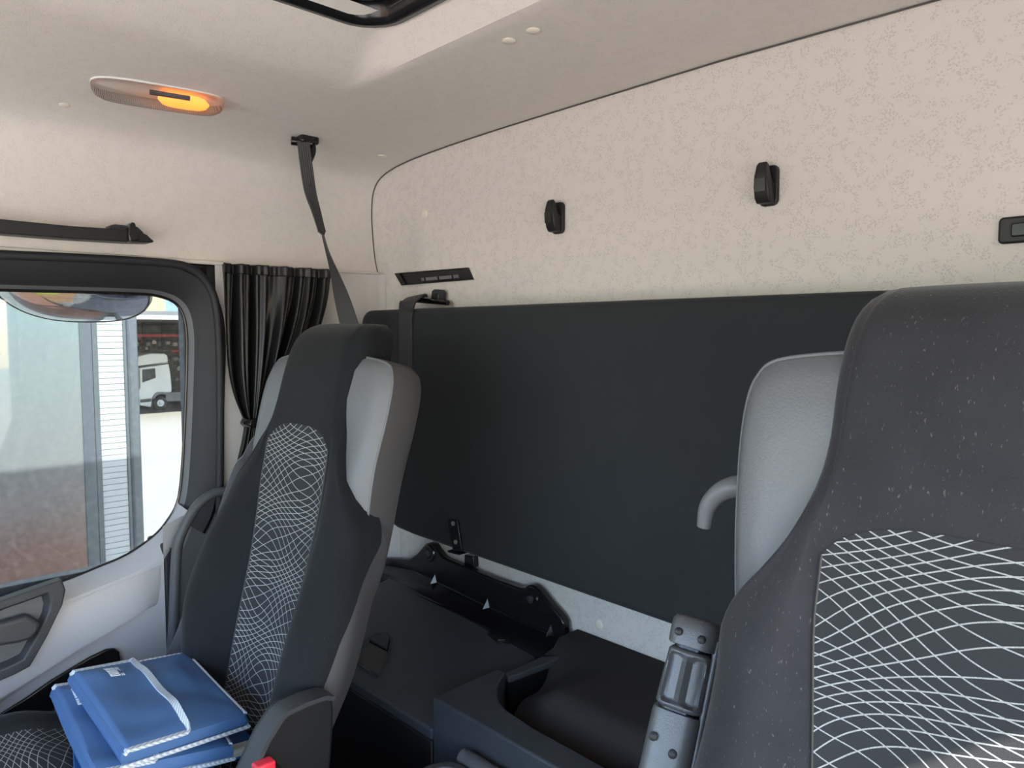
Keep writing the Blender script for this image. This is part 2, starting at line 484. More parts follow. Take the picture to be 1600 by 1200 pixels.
# lower lining: sill bevel, then panel to the floor
def pxs(lst, x): 
    q = [P(a, b, x=x) for a, b in lst]; d_ = (q[-1] - q[-2]) / (q[-1].y - q[-2].y)
    q += [q[-1] + d_ * (yv - q[-1].y) for yv in (-1.0, -1.2, -1.36)]
    return crom(q, UPS)
YE = P(256, 900, x=0.045).y
S1 = [loopG[i] + Vector((.001, 0, 0)) for i in low]
S2 = pxs([(281, 789), (266, 818), (244, 844), (203, 872), (152, 895), (101, 915), (51, 931), (0, 946)], 0.012)
S3 = pxs([(297, 800), (281, 832), (258, 866), (214, 893), (156, 917), (104, 938), (52, 956), (0, 972)], 0.042)
Y4 = [min(q.y, YE) for q in S3]
S3b = [Vector((0.047, y, min(q.z - .02, q.z - .02))) for q, y in zip(S3, Y4)]
Sm = [Vector((0.047, y, lerp(q.z, 0.36, 0.5))) for q, y in zip(S3, Y4)]
S4 = [Vector((0.05, y, 0.36)) for q, y in zip(S3, Y4)]
v, f = ring(S1, S2, S3, close=False)
link('sill', v, f, 'doorgrey', door, sharp=70)
v, f = ring(S3, S3b, Sm, S4, close=False)
link('door_panel', v, f, 'doorgrey', door)
v, f = vbox(-0.06, 0.044, YE + .001, YE + 0.02, 0.30, 0.855)
link('door_edge', v, f, 'doorframe', door, bevel=0.006)
# raised upper field with a crease running down to the front (armrest swell)
crl = [(247, 943), (225, 954), (180, 982), (120, 1017), (60, 1055), (0, 1092), (-120, 1165)]
cru = [(252, 882), (214, 899), (168, 918), (112, 941), (56, 961), (0, 978), (-120, 1020)]
pr_ = [0.0, .009, .014, .014, .014, .014, .014]
cu1 = crom([P(a, b, x=.0475) for a, b in cru], 4)
cu2 = crom([P(a, b, x=.047 + d) for (a, b), d in zip(crl, pr_)], 4)
cu3 = [Vector((.046, q.y, q.z - .004)) for q in cu2]
v, f = ring(cu1, [a.lerp(b, .5) + Vector((.001, 0, 0)) for a, b in zip(cu1, cu2)], [a.lerp(b, .93) for a, b in zip(cu1, cu2)], [q + Vector((-.001, 0, -.001)) for q in cu2], cu3, close=False)
link('armrest_swell', v, f, 'doorgrey', door, sharp=60)
# dark pocket opening under the swell
pk = [(188, 1030), (186, 1018), (178, 1012), (165, 1014), (140, 1026), (110, 1044), (80, 1062), (40, 1090), (0, 1115), (0, 1165), (60, 1120), (120, 1085), (190, 1060)]
v, f = prism([P(a, b, x=0.052) for a, b in pk], (-0.004, 0, 0), (0.004, 0, 0))
link('pocket', v, f, 'satin', door, bevel=0.003)
# handle bezel
bz = [(97, 906), (103, 922), (98, 945), (75, 993), (47, 1042), (20, 1056), (-60, 1090), (-140, 1100), (-150, 985), (-60, 955), (0, 940)]
bl = [P(a, b, x=0.075) for a, b in bz]
bc = sum(bl, Vector()) / len(bl)
blin = [bc.lerp(q, 0.76) for q in bl]
bldeep = [Vector((0.058, 0, 0)) + Vector((0, *(bc.lerp(q, 0.66)).yz)) for q in bl]
v, f = ring([Vector((0.05, q.y, q.z)) for q in bl], bl, blin, bldeep)
link('handle_bezel', v, f, 'charcoal', door, bevel=0.003)
v, f = prism(bldeep, (-0.004, 0, 0), (0.002, 0, 0))
link('handle_recess', v, f, 'tube', door)
hd = [(64, 972), (60, 985), (50, 998), (30, 1004), (-20, 1012), (-70, 1020), (-72, 992), (-20, 978), (25, 966), (42, 960)]
v, f = prism([P(a, b, x=0.085) for a, b in hd], (-0.016, 0, 0), (0.006, 0, 0))
link('inner_handle', v, f, 'charcoal', door, bevel=0.007)
# outer skin with a livery, seen in the mirror only
def skin_mat():
    m = nmat('livery_paint', (0.02, 0.03, 0.07), 0.2); g = G(m); tc = g.n.new('ShaderNodeTexCoord').outputs['Object']
    sx = g.n.new('ShaderNodeSeparateXYZ'); g.l.new(tc, sx.inputs[0])
    z = g.math('MULTIPLY_ADD', sx.outputs[2], 1.0, 0.0)
    c = g.ramp(z, [(0.0, (0.02, 0.03, 0.05)), (0.45, (0.02, 0.03, 0.05)), (0.46, (0.35, 0.55, 0.85)), (0.53, (0.35, 0.55, 0.85)), (0.54, (0.75, 0.6, 0.02)), (0.59, (0.75, 0.6, 0.02)), (0.6, (0.02, 0.035, 0.09)), (1, (0.02, 0.035, 0.09))])
    g.n[-1] if False else None
    rp = [x for x in g.n if x.type == 'VALTORGB'][0]; rp.color_ramp.interpolation = 'CONSTANT'
    g.l.new(c, g.n['Principled BSDF'].inputs['Base Color']); return m
zs = 0.80
v, f = merge(vbox(-0.10, -0.07, -1.75, -0.45, -0.4, zs))
link('outer_skin', v, f, skin_mat(), door, smooth=False)

# B-pillar lining and grained tube along the door opening
v, f = prism([P(a, b, x=.026) for a, b in [(273, 872), (287, 838), (300, 806), (352, 792), (352, 1150), (273, 1150)]], (-.02, 0, 0), (0, 0, 0))
pil = tag(link('trim_4', v, f, 'doormid', bevel=0.012), kind='structure')
gp = [(372, 768), (352, 768), (332, 772), (312, 786), (297, 806), (286, 828), (278, 850), (275, 880), (273, 930), (271, 980), (268, 1030), (264, 1080)]
path = crom([P(a, b, x=0.085) for a, b in gp], 5)
path = [path[0] + Vector((-0.05, 0.01, 0.0))] + path
g1 = root('grab_handle', path[-1], 'grained grey grab bar bending along the passenger door pillar', 'grab handle')
link('bar', *tube(path, 0.0105, 12), 'tube', g1)
link('mount', *tube([path[-1] + Vector((-0.055, 0, 0)), path[-1] + Vector((0, 0, 0.0))], 0.012, 12), 'tube', g1)
# door opening rubber seal running up the pillar
sp = [(342, 1000), (343, 800), (344, 700), (344, 600), (342, 520), (336, 470), (322, 440), (300, 421), (270, 412), (200, 407), (100, 402), (0, 398), (-150, 390)]
v, f = tube(crom([P(a, b, x=0.040) for a, b in sp], 6), 0.0085, 10)
tag(link('trim_5', v, f, 'doorframe'), kind='structure')
# pillar skin between door frame and lining
v, f = vbox(-0.07, 0.016, -0.462, -0.40, 0.0, ZH - 0.004)
tag(link('trim_6', v, f, 'doorframe', bevel=0.004), kind='structure')
# header between door frame and headliner hem
v, f = vbox(-0.07, 0.022, -1.7, -0.44, 1.42, ZH - 0.003)
tag(link('trim_7', v, f, 'satin', bevel=0.004), kind='structure')

# ------------------------------------------------------------------ SEATS
ROWS = [  # s, then six (u, w) half-section points from the centre line round to the rear edge
    (0.00, (0, .000), (.076, .008), (.125, .036), (.165, .034), (.180, .006), (.176, -.034)),
    (0.10, (0, .004), (.080, .010), (.145, .050), (.194, .042), (.210, .008), (.188, -.032)),
    (0.22, (0, .002), (.088, .010), (.168, .062), (.226, .050), (.244, .008), (.218, -.036)),
    (0.33, (0, .000), (.096, .008), (.170, .052), (.223, .038), (.238, .002), (.214, -.046)),
    (0.41, (0, .004), (.103, .010), (.156, .036), (.198, .029), (.216, .004), (.209, -.055)),
    (0.44, (0, .007), (.1055, .012), (.147, .032), (.184, .028), (.204, .012), (.200, -.045)),
    (0.47, (0, .010), (.107, .014), (.137, .026), (.167, .024), (.184, .016), (.186, -.035)),
    (0.505, (0, .013), (.106, .016), (.124, .021), (.142, .021), (.154, .016), (.156, -.030)),
    (0.54, (0, .016), (.104, .018), (.116, .020), (.127, .0185), (.133, .013), (.134, -.030)),
    (0.60, (0, .020), (.090, .020), (.104, .017), (.115, .008), (.121, -.012), (.121, -.046)),
    (0.68, (0, .022), (.082, .021), (.101, .015), (.114, .002), (.119, -.022), (.118, -.056)),
    (0.725, (0, .016), (.078, .014), (.096, .008), (.109, -.004), (.114, -.026), (.113, -.058)),
    (0.750, (0, -.002), (.072, -.004), (.088, -.009), (.100, -.018), (.104, -.034), (.103, -.060)),
    (0.763, (0, -.024), (.064, -.026), (.077, -.030), (.087, -.036), (.091, -.046), (.090, -.062)),
    (0.768, (0, -.050), (.056, -.052), (.065, -.054), (.073, -.058), (.076, -.060), (.075, -.064)),
]
def row_at(s):
    s = max(ROWS[0][0], min(ROWS[-1][0], s)); N = len(ROWS)
    for i in range(N - 1):
        if ROWS[i][0] <= s <= ROWS[i + 1][0]: break
    t = (s - ROWS[i][0]) / (ROWS[i + 1][0] - ROWS[i][0]); o = []
    def tang(k, j, c):
        a, b = max(k - 1, 0), min(k + 1, N - 1)
        return (ROWS[b][j][c] - ROWS[a][j][c]) / (ROWS[b][0] - ROWS[a][0])
    h = ROWS[i + 1][0] - ROWS[i][0]
    for j in range(1, 7):
        q = []
        for c in (0, 1):
            p0, p1 = ROWS[i][j][c], ROWS[i + 1][j][c]; m0, m1 = tang(i, j, c) * h, tang(i + 1, j, c) * h
            q.append((2 * t**3 - 3 * t**2 + 1) * p0 + (t**3 - 2 * t**2 + t) * m0 + (-2 * t**3 + 3 * t**2) * p1 + (t**3 - t**2) * m1)
        o.append(q)
    return o
def sect(pts, e):
    """e: -5..5 index along the mirrored section, Catmull-Rom"""
    sg = -1 if e < 0 else 1; e = min(abs(e), 5.0)
    full = [(-pts[1][0], pts[1][1])] + [tuple(p) for p in pts]; full.append((2 * full[-1][0] - full[-2][0], 2 * full[-1][1] - full[-2][1]))
    i = min(int(e), 4); t = e - i; p0, p1, p2, p3 = full[i], full[i + 1], full[i + 2], full[i + 3]
    r = [0.5 * ((2 * p1[c]) + (p2[c] - p0[c]) * t + (2 * p0[c] - 5 * p1[c] + 4 * p2[c] - p3[c]) * t * t + (3 * p1[c] - p0[c] - 3 * p2[c] + p3[c]) * t**3) for c in (0, 1)]
    return sg * r[0], r[1]

LEAN = R(14.5)
def make_seat(name, cx, hy, hz, label, vel='velour', lean=LEAN, slim=0.0, itop=0.572):
    rt = root(name, (cx, hy - 0.25, 0.0), label, 'seat')
    ax = Vector((0, math.sin(lean), math.cos(lean))); fwd = Vector((0, -math.cos(lean), math.sin(lean)))
    org = Vector((cx, hy, hz))
    def S(u, s, w): return org + Vector((u, 0, 0)) + ax * s + fwd * w
    def e_end(s):
        kk = [(0.0, 3.3), (.15, 3.45), (.275, 3.7), (.35, 4.2), (.41, 4.8), (.44, 5.0), (.8, 5.0)]
        for (a0, b0), (a1, b1) in zip(kk, kk[1:]):
            if s <= a1: return lerp(b0, b1, (s - a0) / (a1 - a0))
        return 5.0
    STOP = itop
    def stop(e): return STOP - 0.034 * abs(e) ** 3.2
    def surf(e, s):
        u, ww = sect(row_at(s), e)
        kq = slim * sm((.52 - s) / .20) * sm((abs(e) - 1) / 1.0)
        return S(u * (1 - .14 * kq), s, ww - .022 * kq)
    # black cover: two bolsters and the top
    V, F = [], []
    def addgrid(fn, nu, nv):
        nonlocal V, F
        V, F = merge((V, F), grid(fn, nu, nv))
    for sg in (-1, 1):
        addgrid(lambda a, b: (lambda s_: surf(sg * lerp(1, e_end(s_), a), s_))(lerp(0, stop(1), b)), 26, 44)
        addgrid(lambda a, b: surf(sg * lerp(1, 5, a), lerp(stop(1), 0.768, b)), 26, 26)
    addgrid(lambda a, b: surf(lerp(-1, 1, a), lerp(stop(lerp(-1, 1, a)), 0.768, b)), 20, 26)
    # closing top and back of the head part
    addgrid(lambda a, b: surf(lerp(-5, 5, a), 0.768).lerp(S(lerp(-.078, .078, a), 0.768, -.064), b), 30, 3)
    addgrid(lambda a, b: S(*[(lambda q: (lerp(-q[0], q[0], a), lerp(0.55, 0.768, b), q[1]))(sect(row_at(lerp(0.55, 0.768, b)), 5))][0]), 6, 10)
    cov = link('backrest_cover', V, F, vel, rt, sharp=80)
    me = cov.data; bm = bmesh.new(); bm.from_mesh(me); bmesh.ops.remove_doubles(bm, verts=bm.verts, dist=0.0004); bmesh.ops.recalc_face_normals(bm, faces=bm.faces)
    bm.to_mesh(me); bm.free()
    for p in me.polygons: p.use_smooth = True
    for sg in (-1, 1):
        v, f = grid(lambda a, b: (lambda s_: surf(sg * lerp(e_end(s_), 5, a), s_))(lerp(0, .438, b)), 14, 36)
        link('side_panel', v, f, 'vinyl_dark', rt, sharp=80)
    # woven insert
    nu, nv = 20, 50
    def ins(a, b):
        e = lerp(-1, 1, a); return surf(e, lerp(0, stop(e), b)) + fwd * 0.0006
    v, f = grid(ins, nu, nv)
    uv = [(lerp(-.1, .1, i / nu), lerp(0, stop(lerp(-1, 1, i / nu)), j / nv)) for j in range(nv + 1) for i in range(nu + 1)]
    link('backrest_insert', v, f, 'waves', rt, uvs=uv)
    # seam cord between insert and bolsters
    for sg in (-1, 1):
        link('seam', *tube([surf(sg, lerp(0.0, stop(1), k / 30)) + fwd * 0.0002 for k in range(31)], 0.0014, 6), 'black', rt)
    # grey vinyl shell: soft front wings and darker boxed side
    half = [(.145, -.02), (.158, .08), (.174, .20), (.185, .32), (.192, .42), (.199, .52), (.205, .60), (.204, .650), (.196, .676), (.178, .691), (.12, .699), (.05, .701)]
    half = [(p.x, p.y) for p in crom([(a, b, 0) for a, b in half], 4)]
    outl = half + [(-a, b) for a, b in reversed(half)]
    cu = Vector((0, .36))
    def lp(k, w): return [S(a * k, .34 + (b - .34) * k, -.010 + (w + .012) * lerp(.42, 1.0, sm((b - .12) / .45)) + .030 * sm((b - .33) / .22)) for a, b in outl]
    front = ring(lp(0.30, -.050), lp(.62, -.031), lp(.80, -.024), lp(.93, -.027), lp(.985, -.036), lp(1.0, -.044))
    link('back_shell', *front, 'vinyl', rt)
    side = ring(lp(1.0, -.044), lp(1.008, -.055), lp(1.008, -.088), lp(.99, -.102), lp(.93, -.110), lp(.3, -.114))
    V, F = side; F = F + [tuple(range(len(V) - len(outl), len(V)))]
    link('shell_side', V, F, 'vinyl_dark', rt)
    k0 = 6
    link('piping', *tube(lp(1.0, -.043)[k0:-k0], 0.0021, 6), 'vinyl', rt)
    # cushion: lofted front to back
    CR = [(.00, .020, .45), (.06, .002, .8), (.20, .018, 1.0), (.40, .040, 1.0), (.58, .066, 1.05), (.80, .084, 1.0), (.92, .080, .95), (.985, .05, .85), (1.0, .0, .7)]
    def cush(e, q):
        q = max(0, min(1, q))
        for i in range(len(CR) - 1):
            if CR[i][0] <= q <= CR[i + 1][0]: break
        t = sm((q - CR[i][0]) / (CR[i + 1][0] - CR[i][0]) )
        zc = lerp(CR[i][1], CR[i + 1][1], t); kb = lerp(CR[i][2], CR[i + 1][2], t)
        pts = [(0, 0), (.19, .003), (.225, .016 * kb), (.252, .006 * kb), (.266, -.03), (.258, -.12)]
        u, h = sect(pts, e)
        return Vector((cx + u, hy + 0.03 - 0.52 * q, hz + 0.02 + zc + h))
    V, F = [], []
    for sg in (-1, 1): V, F = merge((V, F), grid(lambda a, b: cush(sg * lerp(1, 5, a), b), 20, 30))
    V, F = merge((V, F), grid(lambda a, b: cush(lerp(-1, 1, a), 1).lerp(Vector((cx + lerp(-.2, .2, a), hy - .47, hz - .09)), b), 12, 4))
    link('cushion', V, F, vel, rt, sharp=80)
    v, f = grid(lambda a, b: cush(lerp(-1, 1, a), b) + Vector((0, 0, .0005)), 16, 40)
    uv = [(lerp(-.19, .19, i / 16), 0.52 * j / 40) for j in range(41) for i in range(17)]
    link('cushion_insert', v, f, 'waves', rt, uvs=uv)
    v, f = merge(vbox(cx - .235, cx + .235, hy - .47, hy + .03, hz - .12, hz - .06))
    link('seat_pan', v, f, 'black', rt, bevel=.01)
    v, f = merge(vbox(cx - .20, cx + .20, hy - .42, hy - .02, 0.0, hz - .11))
    link('pedestal', v, f, 'black', rt, bevel=.015)
    return rt, S, surf

HY, HZ = -0.600, 0.585
ps, PS, psurf = make_seat('passenger_seat', 0.49, HY, HZ, 'far passenger seat with black cover, wave-thread centre and grey vinyl wings')
dr, DS, dsurf = make_seat('driver_seat', 1.497, -.566, HZ + .014, 'near driver seat in worn black velour cropped by the right picture edge', 'velour2', R(11.5), 1.0, .556)

# passenger seat: inboard hinge shield with light rim, red belt buckle, belt guide
xs = 0.752
shp = [(392, 1190), (410, 1150), (432, 1117), (441, 1108), (470, 1093), (500, 1083), (512, 1083), (520, 1090), (523, 1110), (521, 1160), (516, 1215), (500, 1330), (330, 1330)]
lo_ = [P(a, b, x=xs) for a, b in shp]
v, f = prism(lo_, (-0.030, 0, 0), (0, 0, 0))
sh = link('hinge_shield', v, f, 'black', ps, bevel=0.006)
rim = [P(a, b, x=xs) for a, b in [(372, 1235), (392, 1190), (410, 1152), (432, 1117), (441, 1108), (470, 1094), (500, 1084), (513, 1085)]]
v, f = ribbon(rim, [(1, 0, 0)] * len(rim), 0.034, 0.003)
link('shield_rim', v, f, 'charcoal', sh)
sh_rim = sh.children[0]
bk = P(413, 1196, x=0.775)
v, f = merge(vbox(bk.x - .012, bk.x + .012, bk.y - .02, bk.y + .02, bk.z - .11, bk.z - .005))
bo = link('buckle', v, f, 'black', ps, bevel=.004)
v, f = vbox(bk.x - .009, bk.x + .009, bk.y - .014, bk.y + .012, bk.z - .012, bk.z + .006)
link('release_button', v, f, 'red', bo, bevel=.003)
# belt guide on the outer wing
g0 = PS(-0.205, 0.565, -0.045)
def arc(c, r, a0, a1, n, pl): return [Vector(c) + pl[0] * (r * math.cos(R(lerp(a0, a1, k / n)))) + pl[1] * (r * math.sin(R(lerp(a0, a1, k / n)))) for k in range(n + 1)]
def guide(o, sx, parent):
    pth = [o + Vector((sx * .0, 0, .012)), o + Vector((sx * .016, -.008, .012)), o + Vector((sx * .032, -.012, .004)), o + Vector((sx * .044, -.014, -.012)), o + Vector((sx * .048, -.014, -.034))]
    pth = crom(pth, 5); n = len(pth)
    v, f = tube(pth, [lerp(.013, .0075, k / (n - 1)) for k in range(n)], 10)
    return link('belt_guide', v, f, 'doormid', parent)
guide(g0, -1, ps)
gd = P(1164, 700, y=DS(0, .56, -.06).y)
guide(DS(-0.205, .555, -.05), -1, dr)

# driver seat: folded-up armrest
a_top = P(1092, 968, x=1.235); a_mid = P(1067, 1105, x=1.235); a_bot = P(1040, 1205, x=1.235)
dirn = (a_top - a_bot).normalized()
a_low = a_bot - dirn * 0.16
sidev = Vector((1, 0, 0)); sidev = (sidev - dirn * sidev.dot(dirn)).normalized(); frv = dirn.cross(sidev)   # frv points roughly to the rear or front
if frv.y > 0: frv = -frv
frv = (frv + Vector((.42, 0, 0))).normalized(); frv = (frv - dirn * frv.dot(dirn)).normalized(); sidev = frv.cross(dirn)
if sidev.x < 0: sidev = -sidev
def arm_loft(keys, n=28, ex=3.0):
    V, F = [], []
    for c, a, b in keys:
        for k in range(n):
            t = 2 * math.pi * k / n; cc, ss = math.cos(t), math.sin(t)
            V.append(c + sidev * (a * math.copysign(abs(cc) ** (2 / ex), cc)) + frv * (b * math.copysign(abs(ss) ** (2 / ex), ss)))
    for i in range(len(keys) - 1):
        for k in range(n): F.append((i * n + k, i * n + (k + 1) % n, (i + 1) * n + (k + 1) % n, (i + 1) * n + k))
    F += [tuple(range(n))[::-1], tuple(range((len(keys) - 1) * n, len(keys) * n))]
    return V, F
Lt = (a_top - a_low).length
def ap(k): return a_low + dirn * (k * Lt)
kmid = (a_mid - a_low).length / Lt
arm = link('armrest', *arm_loft([(ap(0), .026, .027), (ap(kmid * .6), .026, .027), (ap(kmid - .03), .026, .0265), (ap(kmid - .012), .025, .026), (ap(kmid - .01), .02, .021)]), 'armgrey', dr, sharp=35)
# turning grip with two long flutes on the visible face
grip_V, grip_F = [], []
nk, ns = 40, 64
for i in range(nk + 1):
    q = i / nk; k = lerp(kmid - .004, 0.898, q)
    a = lerp(.0245, .0225, q); b = .0255
    endr = 1 - 0.12 * (1 - sm(min(q, 1 - q) / 0.05))
    for j in range(ns):
        t = 2 * math.pi * j / ns; cc, ss = math.cos(t), math.sin(t)
        x = a * math.copysign(abs(cc) ** .6, cc); y = b * math.copysign(abs(ss) ** .6, ss)
        dd = 0
        qq = min((q - .07) / .10, (.93 - q) / .10)
        if ss > .3:
            for c0 in (-.011, .011):
                wd = 0.0085; r2 = ((x - c0) / wd) ** 2 + (max(0, 1 - qq)) ** 2 if qq > 0 else 9
                dd = max(dd, .0085 * sm((1 - r2) * 1.6))
        grip_V.append(ap(k) + (sidev * x + frv * y) * endr - frv * dd)
for i in range(nk):
    for j in range(ns): grip_F.append((i * ns + j, i * ns + (j + 1) % ns, (i + 1) * ns + (j + 1) % ns, (i + 1) * ns + j))
grip_F += [tuple(range(ns))[::-1], tuple(range(nk * ns, (nk + 1) * ns))]
link('grip', grip_V, grip_F, 'armgrey', arm, sharp=50)
link('collar', *arm_loft([(ap(kmid - .02), .0205, .021), (ap(kmid + .004), .0205, .021)]), 'satin', arm)
link('neck', *arm_loft([(ap(.885), .018, .019), (ap(.92), .018, .019)]), 'satin', arm)
cap = link('end_cap', *arm_loft([(ap(.908), .024, .027), (ap(.911), .025, .028), (ap(.96), .0255, .0285), (ap(.985), .025, .027), (ap(1.0), .022, .023), (ap(1.006), .014, .014)]), 'armgrey', arm)
for ku, kk in ((-.014, .948), (.010, .944)):
    link('screw', *lathe(ap(kk) + sidev * ku + frv * .0275, frv, [(.0042, 0), (.0042, .0022), (.003, .003)], 12), 'black', arm)
for ku, kk in ((-.016, kmid - .10), (.006, kmid - .13)):
    link('screw', *lathe(ap(kk) + sidev * ku + frv * .0262, frv, [(.0045, 0), (.0045, .002), (.003, .0028)], 12), 'black', arm)
# spine behind the grip and its dark pad
bk_ = -frv
v, f = arm_loft([(ap(0.0) + bk_ * .045 + sidev * .018, .022, .026), (ap(.85) + bk_ * .045 + sidev * .018, .022, .026), (ap(.95) + bk_ * .04 + sidev * .016, .022, .026), (ap(.985) + bk_ * .034 + sidev * .014, .018, .02)])
link('arm_pad', v, f, 'velour2', arm)
v, f = arm_loft([(ap(.3) + sidev * .027 + bk_ * .006, .0045, .02), (ap(.95) + sidev * .0245 + bk_ * .006, .0045, .02)])
link('arm_spine', v, f, 'armgrey', arm)

# passenger seat belt
b0 = g0 + Vector((-.045, -.013, -.03))
b1 = P(374, 742, x=0.215); b2 = P(330, 880, x=0.20); b3 = P(292, 990, x=0.19); b4 = P(270, 1040, x=0.19)
sb = root('seat_belt', b4, 'dark grey seat belt hanging down the outer side of the passenger seat', 'seat belt')
pth = crom([b0 + Vector((.02, .03, .012)), b0, b0.lerp(b1, .5), b1, b2, b3, b4], 6)
wd = [Vector((0.3, 1, 0.2)).lerp(Vector((.15, 1, .35)), k / (len(pth) - 1)) for k in range(len(pth))]
link('webbing', *ribbon(pth, wd, [lerp(.022, .040, min(1, k / (len(pth) * .8))) for k in range(len(pth))], .0012), 'doormid', sb)
link('anchor', *tube([b4 + Vector((0, 0, -.03)), b4 + Vector((0, 0, .01))], .014, 10), 'black', sb)

# ------------------------------------------------------------------ BUNK BOARD folded up against the rear wall
YB = -0.105
bx0, bx1, bz0, bz1 = 0.098, 1.95, 0.825, 1.354
bl_ = []
def cornerpts(c, r, a0, a1, n=6): return [(c[0] + r * math.cos(R(lerp(a0, a1, k / n))), c[1] + r * math.sin(R(lerp(a0, a1, k / n)))) for k in range(n + 1)]
o2 = cornerpts((bx1 - .04, bz1 - .04), .04, 0, 90) + cornerpts((bx0 + .035, bz1 - .035), .035, 90, 180) + [(bx0, 1.0), (bx0 + .012, bz0 + .125), (bx0 + .05, bz0 + .066), (bx0 + .10, bz0 + .030), (bx0 + .14, bz0 + .019), (bx0 + .2, bz0 + .015)] + [(bx1 - .02, bz0 - .008), (bx1, bz0 + .015)]
bb = root('bunk_board', (1.0, -.06, bz0), 'large black fabric bunk folded up flat against the rear wall', 'bunk')
v, f = prism([(a, 0, b) for a, b in o2], (0, YB, 0), (0, -0.028, 0))
link('mattress_panel', v, f, 'board', bb, bevel=.018, bseg=5)
# hinge bracket with two screws, lower catch
hb = [P(a, b, y=YB - .003) for a, b in [(700, 811), (716, 813), (723, 861), (709, 859)]]
v, f = prism(hb, (0, -.003, 0), (0, .003, 0)); br = link('bracket', v, f, 'satin', bb, bevel=.001)
for a, b in ((708, 818), (712, 847)):
    c = P(a, b, y=YB - .006); link('screw', *lathe(c, (0, -1, 0), [(.005, 0), (.0045, .002), (.002, .003)], 12), 'steel', br)
ft = [P(a, b, y=YB + .01) for a, b in [(707, 858), (722, 862), (726, 865), (709, 861)]]
v, f = prism(ft, (0, -.015, 0), (0, .02, 0)); link('bracket_foot', v, f, 'satin', br)
ct = [P(a, b, y=-.012) for a, b in [(728, 866), (742, 869), (743, 886), (739, 888), (735, 884), (731, 884), (728, 880)]]
v, f = prism(ct, (0, -.005, 0), (0, .011, 0)); k_ = tag(link('bunk_catch', v, f, 'satin', bevel=.002), 'small black forked catch on rear wall under the bunk bracket', 'catch')
# strap over the top left corner with its buckle plate
st = root('bunk_strap', P(638, 470, y=-.06), 'black webbing strap looped over the upper left end of the bunk', 'strap')
sp = [P(655, 466, y=-.02), P(652, 463, y=-.05), P(645, 466, y=-.085), P(638, 475, y=YB - .008), P(634, 490, y=YB - .006), P(634, 530, y=YB - .005), P(634, 600, y=YB - .004), P(634, 680, y=YB - .004)]
sp = crom(sp, 5)
wdd = [Vector((1, .12, .25 * max(0, 1 - k / 12))) for k in range(len(sp))]
link('webbing', *ribbon(sp, wdd, .043, .0014, ribs=1), 'web', st)
bp_ = [P(a, b, y=-.012) for a, b in [(675, 472), (677, 455), (681, 452), (693, 453), (696, 457), (694, 474)]]
bh = [P(a, b, y=-.012) for a, b in [(682, 468), (682.5, 460), (684, 458), (687, 458), (688, 461), (687, 468)]]
v, f = ring([q + Vector((0, -.004, 0)) for q in bp_], [q + Vector((0, -.004, 0)) for q in bh], [q + Vector((0, .003, 0)) for q in bh], [q + Vector((0, .003, 0)) for q in bp_], [q + Vector((0, -.004, 0)) for q in bp_])
link('anchor_plate', v, f, 'charcoal', st, smooth=False)
link('anchor_bar', *tube([P(650, 469, y=-.025), P(700, 473, y=-.02)], .006, 10), 'satin', st)

# ------------------------------------------------------------------ rear wall fittings
def coat_hook(pxc, pyc, label):
    c = P(pxc, pyc, y=0.0)
    rt = root('coat_hook', c, label, 'hook', 'black coat hooks on the rear wall')
    def sec(hz, hw, d0, d1): return [c + Vector((a * hw, -b, hz)) for a, b in ((-1, d0), (-.55, d1), (.55, d1), (1, d0))]
    # plate against the wall
    o = rrect(-.014, .016, -.031, .030, .009)
    v, f = prism([c + Vector((a, 0, b)) for a, b in o], (0, -.008, 0), (0, 0, 0)); link('plate', v, f, 'black', rt, bevel=.002)
    prof = [(-.004, -.028), (-.020, -.028), (-.026, -.020), (-.030, -.004), (-.032, .012), (-.030, .028), (-.025, .034), (-.019, .030), (-.017, .014), (-.013, .004), (-.004, .002)]
    v, f = prism([c + Vector((0, a, b)) for a, b in prof], (-.0125, 0, 0), (.0125, 0, 0)); v = [Vector((c.x + (q.x - c.x) * lerp(1, .6, sm((q.z - c.z) / .034)), q.y, q.z)) for q in v]; hk = link('hook', v, f, 'black', rt, bevel=.003)
    v, f = prism([c + Vector((-.009, -.0315, -.012)), c + Vector((.009, -.0315, -.012)), c + Vector((.009, -.0330, .008)), c + Vector((-.009, -.0330, .008))], (0, -.0008, 0), (0, .0012, 0))
    link('inset', v, f, 'satin', hk)
    return rt
coat_hook(874, 341, 'black coat hook on the rear wall nearer the air vent')
coat_hook(1203, 291, 'black coat hook on the rear wall nearer the wall switch')

# air vent
vl = [P(a, b, y=-.006) for a, b in [(616, 427), (730, 418), (738, 437), (627, 446)]]
vc = sum(vl, Vector()) / 4
vt = root('air_vent', vc, 'slim black slatted air vent in the rear wall above the bunk', 'vent')
vi = [vc + (q - vc) * 0.86 + Vector((0, .0, 0)) for q in vl]
for q, s_ in zip(vi, (-1, -1, 1, 1)): q.z += s_ * -.0 
v, f = ring(vl, vi, [q + Vector((0, .005, 0)) for q in vi], [q + Vector((0, .008, 0)) for q in vl], vl)
link('frame', v, f, 'satin', vt, smooth=False)
bot_ = [q + Vector((0, .0045, 0)) for q in vi]
v, f = prism(bot_, (0, 0, 0), (0, .001, 0)); link('backing', v, f, 'satin', vt, smooth=False)
for a0, a1 in ((658, 662), (665, 683), (686, 705), (708, 716)):
    q = [P(a0, 434 - (a0 - 660) * .085, y=-.003), P(a1, 434 - (a1 - 660) * .085, y=-.003), P(a1 + 1, 439 - (a1 - 660) * .085, y=-.003), P(a0 + 1, 439 - (a0 - 660) * .085, y=-.003)]
    v, f = prism(q, (0, -.001, 0), (0, .001, 0)); link('slot', v, f, 'vinyl', vt, smooth=False)

